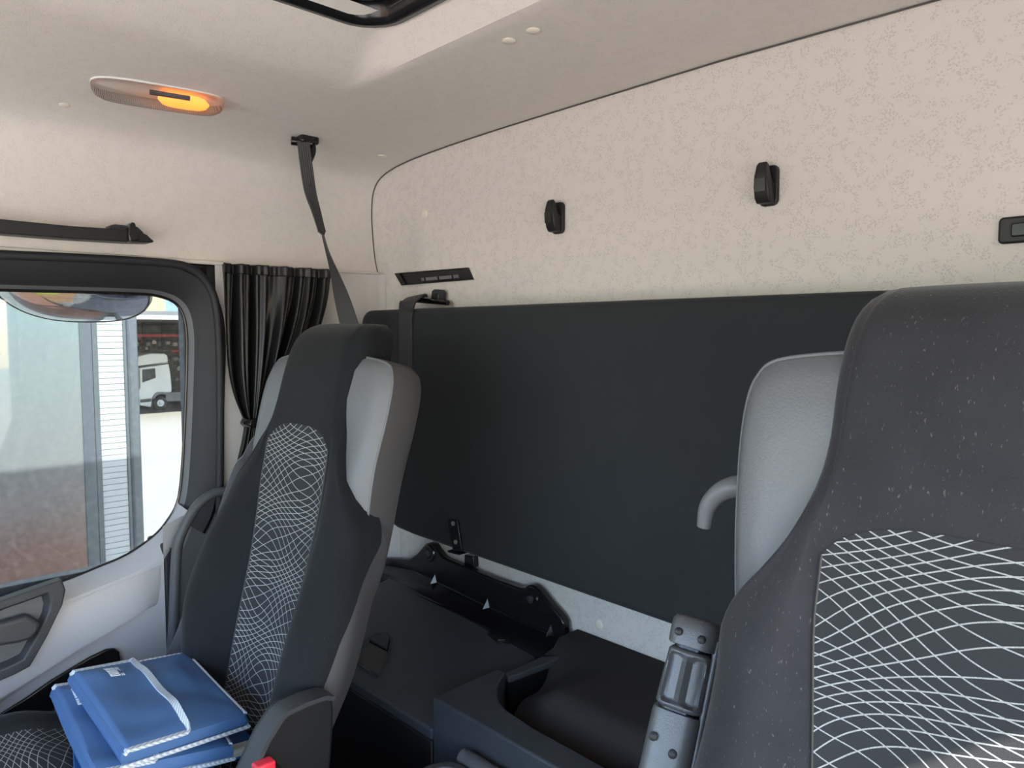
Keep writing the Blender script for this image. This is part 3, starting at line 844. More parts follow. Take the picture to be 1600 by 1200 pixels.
# wall switch at the right edge
c = P(1606, 358, y=0)
sw = root('wall_switch', c, 'black rounded switch plate on the rear wall at the right picture edge', 'switch')
o = rrect(-.030, .030, -.0165, .0165, .006)
v, f = prism([c + Vector((a, 0, b)) for a, b in o], (0, -.007, 0), (0, 0, 0)); link('plate', v, f, 'black', sw, bevel=.003)
o = rrect(-.016, .020, -.009, .008, .003)
v, f = prism([c + Vector((a, 0, b)) for a, b in o], (0, -.010, 0), (0, -.0065, 0)); link('rocker', v, f, 'satin', sw, bevel=.002)

# cover plugs
def plug(pos, nrm, label, r=.0105):
    v, f = lathe(pos, nrm, [(r, 0), (r, .0012), (r * .85, .0026), (r * .3, .0032)], 20)
    tag(link('cover_plug', v, f, 'cream'), label, 'plug', 'cream cover plugs in the lining')
plug(P(664, 335, y=0), (0, -1, 0), 'cream cover plug on the rear wall above the air vent')
plug(P(936, 976, y=0), (0, -1, 0), 'cream cover plug on the pale strip under the bunk')
def roofz(x, y):
    for k in range(0, 65):
        p = roof_profile(k / 128)
        if p.x >= x and p.y > 1.6: return p.y + well(x, y)
    return ROOF
def roofpt(px, py):
    z = 1.72
    for _ in range(6):
        q = P(px, py, z=z); z = roofz(q.x, q.y)
    return P(px, py, z=z)
plug(roofpt(597, 243), (0, 0, -1), 'cream cover plug on the ceiling near the rear corner')
plug(roofpt(101, 162), (0.25, 0, -1), 'cream cover plug on the ceiling left of the dome lamp')
plug(roofpt(795, 63), (0, 0, -1), 'cream cover plug on the ceiling, lower of the close pair')
plug(roofpt(833, 47), (0, 0, -1), 'cream cover plug on the ceiling, upper of the close pair')

# ------------------------------------------------------------------ ceiling fittings
# roof hatch
hz_ = ROOF + .050
ht = root('roof_hatch', (1.0, -.8, hz_), 'dark roof hatch with black rubber rim at the top edge', 'hatch')
def hl(d, z, r=.06): return [Vector((a, b, z)) for a, b in rrect(HX0 - d, HX1 + d, HY0 - d, HY1 + d, r + d)]
v, f = ring(hl(.012, hz_ + .012), hl(.014, hz_ - .002), hl(.008, hz_ - .010), hl(-.006, hz_ - .010), hl(-.014, hz_ - .002), hl(-.018, hz_ + .02))
link('rim', v, f, 'satin', ht, sharp=70)
v, f = prism(hl(-.012, hz_ + .022), (0, 0, 0), (0, 0, .008)); link('panel', v, f, 'black', ht, smooth=False)
v, f = ring(hl(-.03, hz_ + .018), hl(-.04, hz_ + .010), hl(-.055, hz_ + .010), hl(-.06, hz_ + .022)); link('blind_frame', v, f, 'charcoal', ht)

# dome lamp
e0, e1 = roofpt(141, 124), roofpt(349, 158)
lc = (e0 + e1) / 2; ld = (e1 - e0); LL = ld.length; ld.normalize()
ls = Vector((ld.y, -ld.x, 0)).normalized()
if ls.x < 0: ls = -ls
ln = ld.cross(ls);  ln = -ln if ln.z > 0 else ln
# the ceiling falls away towards the door: tilt the lamp to follow it
dzdx = (roofz(lc.x + .05, lc.y) - roofz(lc.x - .05, lc.y)) / .1
ls = Vector((ls.x, ls.y, dzdx * ls.x)).normalized(); ln = ld.cross(ls); ln = -ln if ln.z > 0 else ln
dl = root('dome_lamp', lc, 'clear ribbed dome lamp with glowing amber bulb on the ceiling', 'lamp')
def lens_loop(k, h, n=44):
    o = []
    for i in range(n):
        a = 2 * math.pi * i / n; cx_, cy_ = math.cos(a), math.sin(a)
        x = math.copysign(abs(cx_) ** .55, cx_) * LL / 2 * (1 - (1 - k) * .35); y = math.copysign(abs(cy_) ** .75, cy_) * .036 * k
        o.append(lc + ld * x + ls * y + ln * h)
    return o
M['lens'] = glassmat('ribbed_clear_plastic', (0.93, 0.92, 0.90), 0.12)
g = G(M['lens']); tcn = g.n.new('ShaderNodeTexCoord').outputs['Object']
wv = g.n.new('ShaderNodeTexWave'); wv.inputs['Scale'].default_value = 90; wv.bands_direction = 'Y'; g.l.new(tcn, wv.inputs[0])
bpn = g.n.new('ShaderNodeBump'); bpn.inputs['Strength'].default_value = .6; bpn.inputs['Distance'].default_value = .002; g.l.new(wv.outputs[1], bpn.inputs['Height'])
for nd in list(g.n):
    if nd.type in ('BSDF_GLOSSY', 'FRESNEL'): g.l.new(bpn.outputs[0], nd.inputs['Normal'])
V, F = ring(lens_loop(1.0, .0), lens_loop(1.0, .006), lens_loop(.97, .013), lens_loop(.86, .021), lens_loop(.6, .027), lens_loop(.25, .029))
F = F + [tuple(range(len(V) - 44, len(V)))]
link('lens', V, F, 'lens', dl)
M['reflector'] = nmat('lamp_reflector', (0.72, 0.71, 0.69), 0.3)
V, F = ring(lens_loop(1.02, .0005), lens_loop(1.02, .0035), lens_loop(.93, .004), lens_loop(.7, .001), lens_loop(.3, .0008)); F = F + [tuple(range(len(V) - 44, len(V)))]
link('base', V, F, 'reflector', dl)
M['bulb'] = bpy.data.materials.new('amber_bulb'); M['bulb'].use_nodes = True
bb_ = M['bulb'].node_tree.nodes['Principled BSDF']; bb_.inputs['Base Color'].default_value = (1, .45, .12, 1)
bb_.inputs['Emission Color'].default_value = (1, .24, .035, 1); bb_.inputs['Emission Strength'].default_value = 0.8
bc0 = lc + ld * (LL * -.02) + ln * .013; bc1 = lc + ld * (LL * .38) + ln * .013
n_ = 12; bpath = [bc0.lerp(bc1, k / n_) for k in range(n_ + 1)]
link('bulb', *tube(bpath, [.0125 * math.sqrt(max(.02, 1 - (2 * k / n_ - 1) ** 4)) for k in range(n_ + 1)], 14), 'bulb', dl)
link('switch_bar', *tube([lc + ld * (-LL * .1) + ls * .026 + ln * .014, lc + ld * (LL * .2) + ls * .026 + ln * .014], .0045, 8), 'charcoal', dl)
# roof strap with bracket
s0 = roofpt(481, 214)
rs = root('ceiling_strap', s0, 'long grey ribbed strap hanging from a black ceiling bracket to the bunk', 'strap')
v, f = merge(vbox(s0.x - .014, s0.x + .014, s0.y - .022, s0.y + .020, s0.z - .016, s0.z + .004))
link('bracket', v, f, 'satin', rs, bevel=.005)
link('bracket_bar', *tube([s0 + Vector((-.01, -.034, -.012)), s0 + Vector((.006, .006, -.014))], .009, 12), 'satin', rs)
D0 = s0 + Vector((-.005, -.02, -.014))
yy = lambda k: lerp(D0.y, -0.12, k)
spx = [(474, 222), (479, 262), (485, 300), (494, 330), (503, 362), (512, 395), (522, 425), (531, 455), (541, 490), (552, 530)]
pp = [P(a, b, y=lerp(D0.y, -.20, k / (len(spx) - 1))) for k, (a, b) in enumerate(spx)]
pth = crom(pp, 5); n = len(pth); wl, ww = [], []
wpx = [26, 22, 22, 16, 9, 12, 20, 27, 33, 38]
for k in range(n):
    q = k / (n - 1)
    t = q / .47 if q < .47 else (q - .47) / .53
    ang = lerp(20, 76, sm(q / .46)) if q < .46 else lerp(104, 160, sm((q - .46) / .5))
    wl.append(RT * math.cos(R(ang)) + FW * math.sin(R(ang)) + Vector((0, 0, .02)))
link('webbing', *ribbon(pth, wl, [lerp(.026, .046, sm(k / (n - 1))) for k in range(n)], .0012, ribs=1), 'strapgrey', rs)
tp = [s0 + Vector((.006, .006, -.012)), s0 + Vector((.008, .006, -.032)), s0 + Vector((.0, .0, -.055)), s0 + Vector((-.004, -.004, -.075)), s0 + Vector((.004, -.002, -.105))]
tp = crom(tp, 5)
link('tail', *ribbon(tp, [RT] * len(tp), .014, .0012), 'black', rs)

# grab rail above the door
ra = [P(a, b, x=.075) for a, b in [(-130, 345), (0, 354), (110, 361), (200, 367), (225, 370)]]
gr = root('roof_rail', P(120, 362, x=.04), 'long black rail with end stop above the passenger door', 'rail')
def rail_sec(): return
rl = [P(a, b, x=.075) for a, b in [(-140, 328), (0, 342), (110, 353), (190, 358), (218, 361), (230, 367), (241, 377), (239, 379), (200, 378), (100, 372), (0, 364), (-140, 352)]]
v, f = prism(rl, (-.045, 0, 0), (0, 0, 0)); link('rail', v, f, 'black', gr, bevel=.006)
kb = [P(a, b, x=.082) for a, b in [(201, 378), (199, 366), (202, 350), (206, 347), (210, 349), (213, 362), (217, 368), (216, 377)]]
v, f = prism(kb, (-.018, 0, 0), (.006, 0, 0)); link('stop_knob', v, f, 'satin', gr, bevel=.004)
kb = [P(a, b, x=.06) for a, b in [(170, 357), (172, 352), (180, 350), (215, 354), (226, 364), (190, 362)]]
v, f = prism(kb, (-.03, 0, 0), (0, 0, 0)); link('end_foot', v, f, 'charcoal', gr, bevel=.003)

# ------------------------------------------------------------------ curtain
cu_ = root('side_curtain', (.07, -.3, 1.1), 'black gathered curtain tied back beside the passenger door', 'curtain')
TIE = P(404, 660, x=.085)
tl, tr_ = P(340, 414, x=.055), P(509, 424, x=.055)
def cfold(a, amp): return amp * (math.sin(a * 2 * math.pi * 5.6 + .6 + 1.1 * math.sin(a * 5)) + .45 * math.sin(a * 2 * math.pi * 12.7 + 2.1))
def curt(a, b):
    # b 0 top .. 1 bottom ; gathers at b=.62
    if b <= .62:
        q = b / .62; e = q ** 1.7 if True else q
        e = sm(q) * .55 + q ** 2.6 * .45
        yt = lerp(tl.y, tr_.y, a); zt_ = lerp(tl.z, tr_.z, a)
        yb = TIE.y + (a - .5) * .045
        y = lerp(yt, yb, e) ; z = lerp(zt_, TIE.z, q)
        # front edge hangs straighter, rear edge is drawn across
        y = lerp(y, lerp(yt, yb, q ** 4.5), max(0, 1 - a * 1.6))
        sag = .03 * math.sin(math.pi * q) * (a ** 2)
        z -= sag
        amp = lerp(.008, .017, sm(q * 2)) * (1 - .35 * q)
        x = .072 + cfold(a + .04 * q, amp) + .004 * math.sin(a * 90 + q * 5) * (1 - q)
    else:
        q = (b - .62) / .38
        wd_ = lerp(.045, .17, sm(q * .9))
        y = TIE.y + (a - .5) * wd_ - .035 * q; z = lerp(TIE.z, .80, q)
        x = .072 + cfold(a + .04 + .02 * q, .011)
    hdr = 0.0
    return (max(x, .045), y, z)
v, f = grid(curt, 150, 90)
link('cloth', v, f, 'curtain', cu_, solid=.0012, sharp=180)
def hdrf(a, b):
    y = lerp(tl.y, tr_.y, a); z = lerp(tl.z, tr_.z, a) + .003 - .022 * b
    return (.074 + cfold(a, .009) + .003, y, z)
v, f = grid(hdrf, 120, 6); link('header_tape', v, f, 'curtain', cu_, solid=.002, sharp=180)
tb = [P(a, b, x=.105) for a, b in [(388, 664), (392, 655), (416, 653), (428, 656), (428, 666), (416, 667), (392, 669)]]
v, f = prism(tb, (-.045, 0, 0), (.004, 0, 0)); link('tie_band', v, f, 'satin', cu_, bevel=.003)

# ------------------------------------------------------------------ LOCKER CONSOLE between the seats
ZC = 0.70
lk = root('locker_console', (.6, -.2, 0), 'black plastic storage locker with lid and cut-out shelf behind the seats', 'locker')
LX0, LX1, LY0, LY1 = .16, .707, -.362, -.10
# body
v, f = vbox(LX0, LX1, LY0 + .004, -.012, 0.0, .632); link('body', v, f, 'console', lk, bevel=.004)
# sloped lid
lid = [(LX0, LY0, .642), (LX1 - .003, LY0, .642), (LX1 - .003, LY1 + .004, .692), (LX0, LY1 + .03, .700)]
v, f = prism([Vector(p) for p in lid], (0, 0, -.02), (0, 0, 0)); ld_ = link('lid', v, f, 'console', lk, bevel=.004)
def lidz(y): return .642 + (y - LY0) / (LY1 - LY0) * .050
# finger recess of the lid
hp = [(556, 1038), (561, 1018), (574, 1000), (590, 991), (608, 990), (613, 998), (609, 1018), (598, 1050), (590, 1059), (578, 1054)]
hpz = []
for a, b in hp:
    z = .67
    for _ in range(5): q = P(a, b, z=z); z = lidz(q.y)
    hpz.append(P(a, b, z=z))
hc = sum(hpz, Vector()) / len(hpz)
v, f = ring([q + Vector((0, 0, -.001)) for q in hpz], [q + Vector((0, 0, .004)) for q in hpz], [hc.lerp(q, .92) + Vector((0, 0, .004)) for q in hpz], [hc.lerp(q, .86) + Vector((0, 0, .001)) for q in hpz])
hr = link('handle_rim', v, f, 'console', ld_)
v, f = prism([hc.lerp(q, .9) for q in hpz], (0, 0, .0008), (0, 0, .0018)); link('handle_cup', v, f, 'satin', ld_)
hpl = [hc.lerp(q, .86) for q in (hpz[5], hpz[4], hpz[3], hpz[2], hpz[1])]
v, f = prism([hc.lerp(hpz[i], .84) for i in (2, 3, 4, 5, 6)], (0, 0, .002), (0, 0, .007)); link('handle_lip', v, f, 'charcoal', ld_, bevel=.003)
# latch plate on the rear edge of the lid
v, f = prism([P(a, b, z=.694) for a, b in [(762, 990), (770, 987), (800, 997), (796, 1004), (788, 1002), (778, 1003)]], (0, 0, -.004), (0, 0, .004)); link('latch_plate', v, f, 'satin', ld_, bevel=.001)
# shelf block with curved cut-out
inn = [(790, 1051), (783, 1060), (778, 1071), (777, 1082), (781, 1096), (790, 1107), (803, 1116), (834, 1137)]
inn = crom([P(a, b, z=ZC) for a, b in inn], 4)
FRY = LY0
q_end = Vector((1.45, inn[-1].y - .0, ZC))
topl = [Vector((LX1, FRY, ZC)), Vector((LX1, -.105, ZC)), Vector((inn[0].x, inn[0].y, ZC))]
topl = [Vector((LX1, FRY, ZC))] + [Vector((LX1, inn[0].y + .0, ZC))] + inn + [Vector((1.45, P(939, 1200, z=ZC).y, ZC)), Vector((1.45, FRY, ZC))]
v, f = prism(topl, (0, 0, -.30), (0, 0, 0)); link('shelf_block', v, f, 'console', lk, bevel=.004)
# rear part of the cut-out edge: thin flange reaching back to the tray
fl = [P(a, b, z=.698) for a, b in [(790, 1051), (795, 1058), (889, 1023), (868, 1008), (846, 1026)]]
v, f = prism(fl, (0, 0, -.012), (0, 0, 0)); link('flange', v, f, 'console', lk, bevel=.002)
v, f = prism([Vector((q.x, q.y, 0)) for q in fl], (0, 0, .45), (0, 0, .687)); link('flange_support', v, f, 'satin', lk)
# front kick plate under the lid
v, f = vbox(LX0, LX1, LY0 - .004, LY0 + .006, 0.0, .625); link('front_panel', v, f, 'black', lk, bevel=.003)

# black moulded tray on the rear wall
ty = -.030
tr = root('moulded_tray', (.42, -.05, .69), 'glossy black moulded tray bolted to the rear wall behind the locker lid', 'tray')
o = [(560, 866), (597, 872), (638, 874), (650, 866), (658, 857), (664, 850), (670, 848), (676, 850), (682, 859), (690, 869), (696, 873), (740, 892), (780, 908), (811, 919), (818, 919), (823, 915), (829, 914), (836, 917), (843, 924), (860, 946), (877, 966), (881, 974), (881, 1004), (861, 993), (762, 949), (680, 909), (645, 893), (600, 884), (560, 880)]
op = [P(a, b, y=ty) for a, b in o]
v, f = prism(op, (0, 0, 0), (0, .02, 0)); link('back_plate', v, f, 'satin', tr, bevel=.005, bseg=4)
fb = [P(a, b, y=ty) for a, b in [(560, 880), (600, 884), (645, 893), (680, 909), (762, 949), (861, 993), (881, 1004)]]
fr_ = [Vector((q.x, LY1 + .03 * max(0, (0.7 - q.x)) , lidz(LY1) + .004)) for q in fb]
fr_[-1] = P(889, 1022, z=.70); fr_[-2] = P(850, 1025, z=.70)
v, f = ring(fb, [a.lerp(b, .35) + Vector((0, 0, -.012)) for a, b in zip(fb, fr_)], fr_, [q + Vector((0, 0, -.02)) for q in fr_], close=False)
link('tray_floor', v, f, 'satin', tr, sharp=50)
for a, b in ((671, 864), (830, 935)):
    c = P(a, b, y=ty)
    link('bolt_boss', *lathe(c + Vector((0, -.0005, 0)), (0, -1, 0), [(.021, 0), (.019, .003), (.011, .0035), (.009, -.001)], 24), 'satin', tr)
    link('bolt', *lathe(c + Vector((.001, -.001, 0)), (0, -1, 0), [(.0085, 0), (.0085, .006), (.005, .008), (.002, .008)], 16), 'charcoal', tr)
for a, b in ((679, 909), (761, 948), (860, 990)):
    c = P(a, b, y=ty)
    V = [c + Vector((-.010, 0, .0)), c + Vector((.010, 0, .0)), c + Vector((0.002, 0, .021)), c + Vector((0, -.015, -.003))]
    link('gusset', V, [(0, 1, 2), (0, 3, 1), (1, 3, 2), (2, 3, 0)], 'satin', tr, smooth=False, bevel=.001)

# carpeted engine hump seen through the cut-out
def humpf(a, b):
    x = lerp(.712, 1.95, a ** 1.6); y = lerp(-.003, -.292, b)
    x += .07 * sm((-y - .05) / .14) * (1 - a) ** 6
    z = .714 - .045 * sm((.86 - x) / .09) * sm((-y - .04) / .15) - .10 * sm((-y - .20) / .10) ** 1.5
    return (x, y, z)
v, f = grid(humpf, 60, 40)
k0 = len(v); per = [i for i in range(61)] + [j * 61 + 60 for j in range(1, 41)] + [40 * 61 + i for i in range(59, -1, -1)] + [j * 61 for j in range(39, 0, -1)]
v = v + [(v[i][0], v[i][1], .3) for i in per]; f = f + [(per[k], per[(k + 1) % len(per)], k0 + (k + 1) % len(per), k0 + k) for k in range(len(per))]
hump = link('engine_cover', v, f, 'carpet', sharp=70)
tag(hump, 'black carpeted engine cover below the pale wall strip', 'engine cover')

# low console bin at the bottom edge
BX0, BX1, BY0, BY1, BZ = .790, 1.03, -.80, -.395, .655
bn = root('console_bin', (.89, -.6, 0.0), 'dark grey plastic bin with rounded rim at the bottom edge', 'bin')
def bl2(d, z): return [Vector((a, b, z)) for a, b in rrect(BX0 + d, BX1 - d, BY0 + d, BY1 - d, max(.045 - d, .008))]
nb = len(bl2(0, 0))
v, f = ring(bl2(.012, 0.0), bl2(.004, BZ - .05), bl2(.0, BZ - .016), bl2(.002, BZ - .004), bl2(.010, BZ), bl2(.018, BZ - .002), bl2(.022, BZ - .014), bl2(.024, BZ - .05), bl2(.03, BZ - .06), bl2(.06, BZ - .062)); F = f + [tuple(range(len(v) - nb, len(v)))]
link('bin_body', v, F, 'charcoal', bn)
v, f = ring(bl2(.030, BZ - .055), bl2(.032, BZ - .046), bl2(.040, BZ - .046), bl2(.042, BZ - .055)); link('inner_lip', v, f, 'charcoal', bn)
V, F = tube([Vector((BX0 + .02, BY1 + .012, BZ - .006)), Vector((BX0 + .1, BY1 + .012, BZ - .006)), Vector((BX1 - .02, BY1 + .012, BZ - .006))], .014, 12)
link('rolled_edge', V, F, 'tube', bn)

# ------------------------------------------------------------------ blue document wallets on the passenger cushion
def wallet(name, z, quad, th, label, flap, roundb, cyc, logo_at):
    """quad: four pixel corners (back-left, back-right, front-right, front-left) at height z"""
    def tilt(a, b):
        q = P(a, b, z=z)
        for _ in range(4): q = P(a, b, z=z + .16 * (-.70 - q.y))
        return q
    A, B, C_, D_ = [tilt(a, b) for a, b in quad]
    rt = root(name, ((A + C_) / 2) - Vector((0, 0, th)), label, 'document wallet', 'blue document wallets on the passenger cushion')
    def bil(u, v_): return A.lerp(B, u).lerp(D_.lerp(C_, u), v_)
    def body(u, v_, top=True):
        e = min(u, 1 - u, v_, 1 - v_)
        puff = .006 * sm(e / .25) + .0025 * math.sin(u * 9 + v_ * 4) * sm(e / .2) + .002 * math.sin(v_ * 13 - u * 5) * sm(e / .2)
        p = bil(u, v_)
        return p + Vector((0, 0, (puff if top else -th - .3 * puff) - (.004 if e < .02 else 0) * (1 if top else -1)))
    nu = 30
    t_ = grid(lambda a, b: body(a, b), nu, nu); b_ = grid(lambda a, b: body(a, b, False), nu, nu)
    per = [(k / nu, 0) for k in range(nu)] + [(1, k / nu) for k in range(nu)] + [(1 - k / nu, 1) for k in range(nu)] + [(0, 1 - k / nu) for k in range(nu)]
    cenp = (A + B + C_ + D_) / 4
    def out_(p, k): d = p - cenp; d.z = 0; return p + d.normalized() * k
    mid = [out_(bil(a, b), .004) + Vector((0, 0, -th * .5)) for a, b in per]
    sd = ring([body(a, b) for a, b in per], [bil(a, b) + Vector((0, 0, -th * .22)) for a, b in per], mid, [body(a, b, False) for a, b in per])
    v, f = merge(t_, b_, sd); ob = link('wallet_body', v, f, 'blue', rt, sharp=70)
    # binding along the lower leaf
    pr = [bil(a, b) + Vector((0, 0, -th * .95)) for a, b in [(1, k / 12) for k in range(13)] + [(1 - k / 12, 1) for k in range(1, 13)]]
    link('binding', *tube([out_(q, .003) for q in pr], .0030, 8), 'bind', rt)
    pr = [bil(a, b) + Vector((0, 0, -.001)) for a, b in [(k / 12, 0) for k in range(13)] + [(1, k / 12) for k in range(1, 13)]]
    link('binding', *tube([out_(q, -.002) + Vector((0, 0, -.002)) for q in pr], .0028, 8), 'bind', rt)
    # flap folded over the front
    u1 = flap
    def fl_(a, b, dz=0.0):
        u = lerp(-.012, u1, a); v_ = lerp(-.008, 1.012, b)
        e = min(a, b, 1 - b)
        p = bil(u, v_); uu, vv = max(0, min(1, u)), max(0, min(1, v_))
        drop = .010 * (1 - sm(a / .10)) + .004 * (1 - sm(min(b, 1 - b) / .06))
        return Vector((p.x, p.y, body(uu, vv).z + .0045 - drop + dz))
    v1 = grid(lambda a, b: fl_(a, b), 20, 24); v2 = grid(lambda a, b: fl_(a, b, -.0025), 20, 24)
    per2 = [(k / 20, 0) for k in range(20)] + [(1, k / 24) for k in range(24)] + [(1 - k / 20, 1) for k in range(20)] + [(0, 1 - k / 24) for k in range(24)]
    v, f = merge(v1, v2, ring([fl_(a, b) for a, b in per2], [fl_(a, b, -.0025) for a, b in per2]))
    fo = link('flap', v, f, 'blue', rt, sharp=70)
    edge = [fl_(k / 20, .016, .0045) for k in range(1, 20)] + [fl_(.985, .03, .003)] + [fl_(1, k / 24, .0004) for k in range(1, 24)] + [fl_(.985, .98, .0006)] + [fl_(1 - k / 20, .988, .0006) for k in range(1, 20)]
    fc_ = fl_(.5, .5)
    link('flap_binding', *ribbon(edge, [fc_ - q for q in edge], .0095, .0020), 'bind', fo)
    # woven maker's tag: a light block of letter strokes with two rules
    a0, a1, b0, b1 = logo_at
    def patch(x0, x1, y0, y1):
        q = [fl_(lerp(a0, a1, x), lerp(b0, b1, y), .0006) for x, y in ((x0, y0), (x1, y0), (x1, y1), (x0, y1))]
        return prism(q, (0, 0, -.0004), (0, 0, .0004))
    ps_ = [patch(.74, .84, 0, 1), patch(.88, .96, 0, 1)]
    for k in range(4):
        y0 = k * .255; y1 = y0 + .215
        ps_ += [patch(0, .66, y0, y0 + .07), patch(0, .66, y1 - .07, y1), patch(0.0 if k % 2 else .54, .14 if k % 2 else .66, y0, y1), patch(.27, .40, y0, y1)]
    v, f = merge(*ps_); link('tag_print', v, f, 'white', fo, smooth=False)
    return rt
M['bind'] = nmat('braided_binding', (0.50, 0.55, 0.60), 0.7)
g = G(M['bind']); tcn = g.n.new('ShaderNodeTexCoord').outputs['Object']
wv = g.n.new('ShaderNodeTexWave'); wv.inputs['Scale'].default_value = 110; wv.bands_direction = 'DIAGONAL'; g.l.new(tcn, wv.inputs[0])
g.l.new(g.mix(wv.outputs[1], (0.33, 0.38, 0.43), (0.62, 0.67, 0.71)), g.n['Principled BSDF'].inputs['Base Color'])

wallet('document_wallet', .742, [(108, 1052), (292, 1017), (385, 1112), (190, 1172)], .024, 'blue nylon document wallet with pale braided edge, upper of the two', .50, 0, 0, (.47, .70, .11, .27))
wallet('document_wallet', .706, [(80, 1074), (285, 1042), (362, 1160), (140, 1206)], .026, 'blue nylon document wallet with pale braided edge, lower of the two', .44, 0, 0, (.26, .50, .15, .35))
# blue binder below them
zb = .676
def btilt(a, b):
    q = P(a, b, z=zb)
    for _ in range(4): q = P(a, b, z=zb + .16 * (-.70 - q.y))
    return q
q = [btilt(a, b) for a, b in [(112, 1110), (330, 1085), (391, 1153), (116, 1232)]]
bi = root('ring_binder', sum(q, Vector()) / 4 - Vector((0, 0, .03)), 'bright blue ring binder with cream inside under the blue wallets', 'binder')
v, f = prism(q, (0, 0, -.003), (0, 0, 0)); link('cover', v, f, 'binder', bi, bevel=.001)
qc = sum(q, Vector()) / 4
v, f = prism([qc + (a - qc) * .975 for a in q], (0, 0, -.026), (0, 0, -.003)); link('pages', v, f, 'page', bi)
v, f = prism(q, (0, 0, -.029), (0, 0, -.026)); link('cover', v, f, 'binder', bi, bevel=.001)
v, f = prism([q[1], q[2], q[2] + (q[2] - q[3]).normalized() * .003, q[1] + (q[1] - q[0]).normalized() * .003], (0, 0, -.028), (0, 0, -.001)); link('spine', v, f, 'binder', bi)
v, f = tube([qc + (q[3] - qc) * .99 + Vector((0, 0, -.015)), qc + (q[2] - qc) * .99 + Vector((0, 0, -.015))], .008, 8); link('page_fold', v, f, 'page', bi)

# ------------------------------------------------------------------ OUTSIDE
def ground_mat():
    m = nmat('yard_ground', (0.36, 0.31, 0.25), 0.95, spec=.1); g = G(m); b = g.n['Principled BSDF']
    ge = g.n.new('ShaderNodeNewGeometry').outputs['Position']; sx = g.n.new('ShaderNodeSeparateXYZ'); g.l.new(ge, sx.inputs[0])
    conc = g.mix(g.noise(ge, .6, 4), (0.46, 0.42, 0.355), (0.54, 0.49, 0.42))
    grav = g.mix(g.ramp(g.voro(ge, 22), [(.15, (0, 0, 0)), (.5, (1, 1, 1))]), (0.42, 0.41, 0.40), (0.13, 0.12, 0.11))
    dirt = g.mix(g.ramp(g.voro(ge, 30), [(.15, (0, 0, 0)), (.5, (1, 1, 1))]), (0.50, 0.30, 0.18), (0.2, 0.1, 0.05))
    gras = g.mix(g.noise(ge, 40, 3), (0.10, 0.13, 0.01), (0.34, 0.36, 0.04))
    y = sx.outputs[1]; wob = g.math('MULTIPLY_ADD', g.noise(ge, 1.2, 3), 1.2, y)
    near = g.mix(g.math('LESS_THAN', wob, -1.1), grav, dirt); near = g.mix(g.math('LESS_THAN', wob, -2.0), near, gras)
    near = g.mix(g.math('LESS_THAN', wob, -3.6), near, dirt)
    c = g.mix(g.math('GREATER_THAN', sx.outputs[0], -3.2), conc, near)
    c = g.mix(g.math('GREATER_THAN', sx.outputs[0], .3), c, conc)
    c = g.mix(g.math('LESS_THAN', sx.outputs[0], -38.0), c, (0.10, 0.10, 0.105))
    g.l.new(c, b.inputs['Base Color']); return m
GZ = -1.15
def gz(x): return GZ if x > -3.3 else GZ - (-3.3 - x) * .047
xs_ = [60, 20, 3, .3, -1.5, -3.2, -3.3, -12, -25, -37.9, -38.1, -60, -110]
V = [(x, y, gz(x)) for x in xs_ for y in (-80, -20, -4, 0, 4, 20, 50, 90)]; ny = 8
F = [(i * ny + j, i * ny + j + 1, (i + 1) * ny + j + 1, (i + 1) * ny + j) for i in range(len(xs_) - 1) for j in range(ny - 1)]
tag(link('ground', V, F, ground_mat(), smooth=False), kind='structure')
# a reddish expansion joint in the concrete is a real strip
# box body parked alongside
XB = -1.55
pv = [P(-420, 500, x=XB), P(147, 500, x=XB)]
c1 = P(178, 700, x=XB)
tb_ = root('box_trailer', (XB, c1.y - 1.0, GZ), 'pale panelled box trailer parked outside the passenger window', 'trailer')
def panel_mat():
    m = nmat('trailer_panel_reflection', (0.3, 0.36, 0.38), 0.32, spec=.6); g = G(m); b = g.n['Principled BSDF']
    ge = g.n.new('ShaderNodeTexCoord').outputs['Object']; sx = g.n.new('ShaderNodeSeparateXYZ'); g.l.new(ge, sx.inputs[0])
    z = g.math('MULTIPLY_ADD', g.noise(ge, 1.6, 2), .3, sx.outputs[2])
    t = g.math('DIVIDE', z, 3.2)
    c = g.ramp(t, [(.0, (.17, .07, .05)), (.545, (.18, .095, .075)), (.60, (.18, .145, .14)), (.66, (.17, .175, .18)), (.75, (.17, .195, .20)), (.86, (.165, .225, .235)), (1.0, (.175, .24, .25))])  # teal-to-red reflection on the panel, painted into its base colour
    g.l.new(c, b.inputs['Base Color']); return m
yR = c1.y
ya = P(150, 690, x=XB).y; yb = P(156, 690, x=XB).y; yc = P(197, 690, x=XB).y; yd = P(205, 690, x=XB).y; ye = P(220, 690, x=XB).y
ZT = 2.3
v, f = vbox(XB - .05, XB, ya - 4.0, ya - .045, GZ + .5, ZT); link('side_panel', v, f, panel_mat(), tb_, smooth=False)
M['frost'] = nmat('brushed_edge', (0.10, 0.12, 0.14), .35, metal=.3)
v, f = vbox(XB - .05, XB + .004, ya - .045, ya - .002, GZ + .5, ZT); link('panel_edge', v, f, 'frost', tb_, bevel=.003)
v, f = vbox(XB - .05, XB + .006, ya - .002, yb + .004, GZ + .5, ZT); link('post', v, f, 'frost', tb_, bevel=.002)
v, f = vbox(XB - .06, XB - .02, yb, yc + .01, GZ + .5, ZT); link('strip_backing', v, f, 'charcoal', tb_)
M['slat'] = nmat('white_slat', (0.40, 0.43, 0.44), .5)
dz = 0.0235; z = .30
sv, sf = vbox(XB - .02, XB + .004, yb + .004, yc, 0, dz * .93)
proto = None
rl_ = Vector(tb_['_w'])
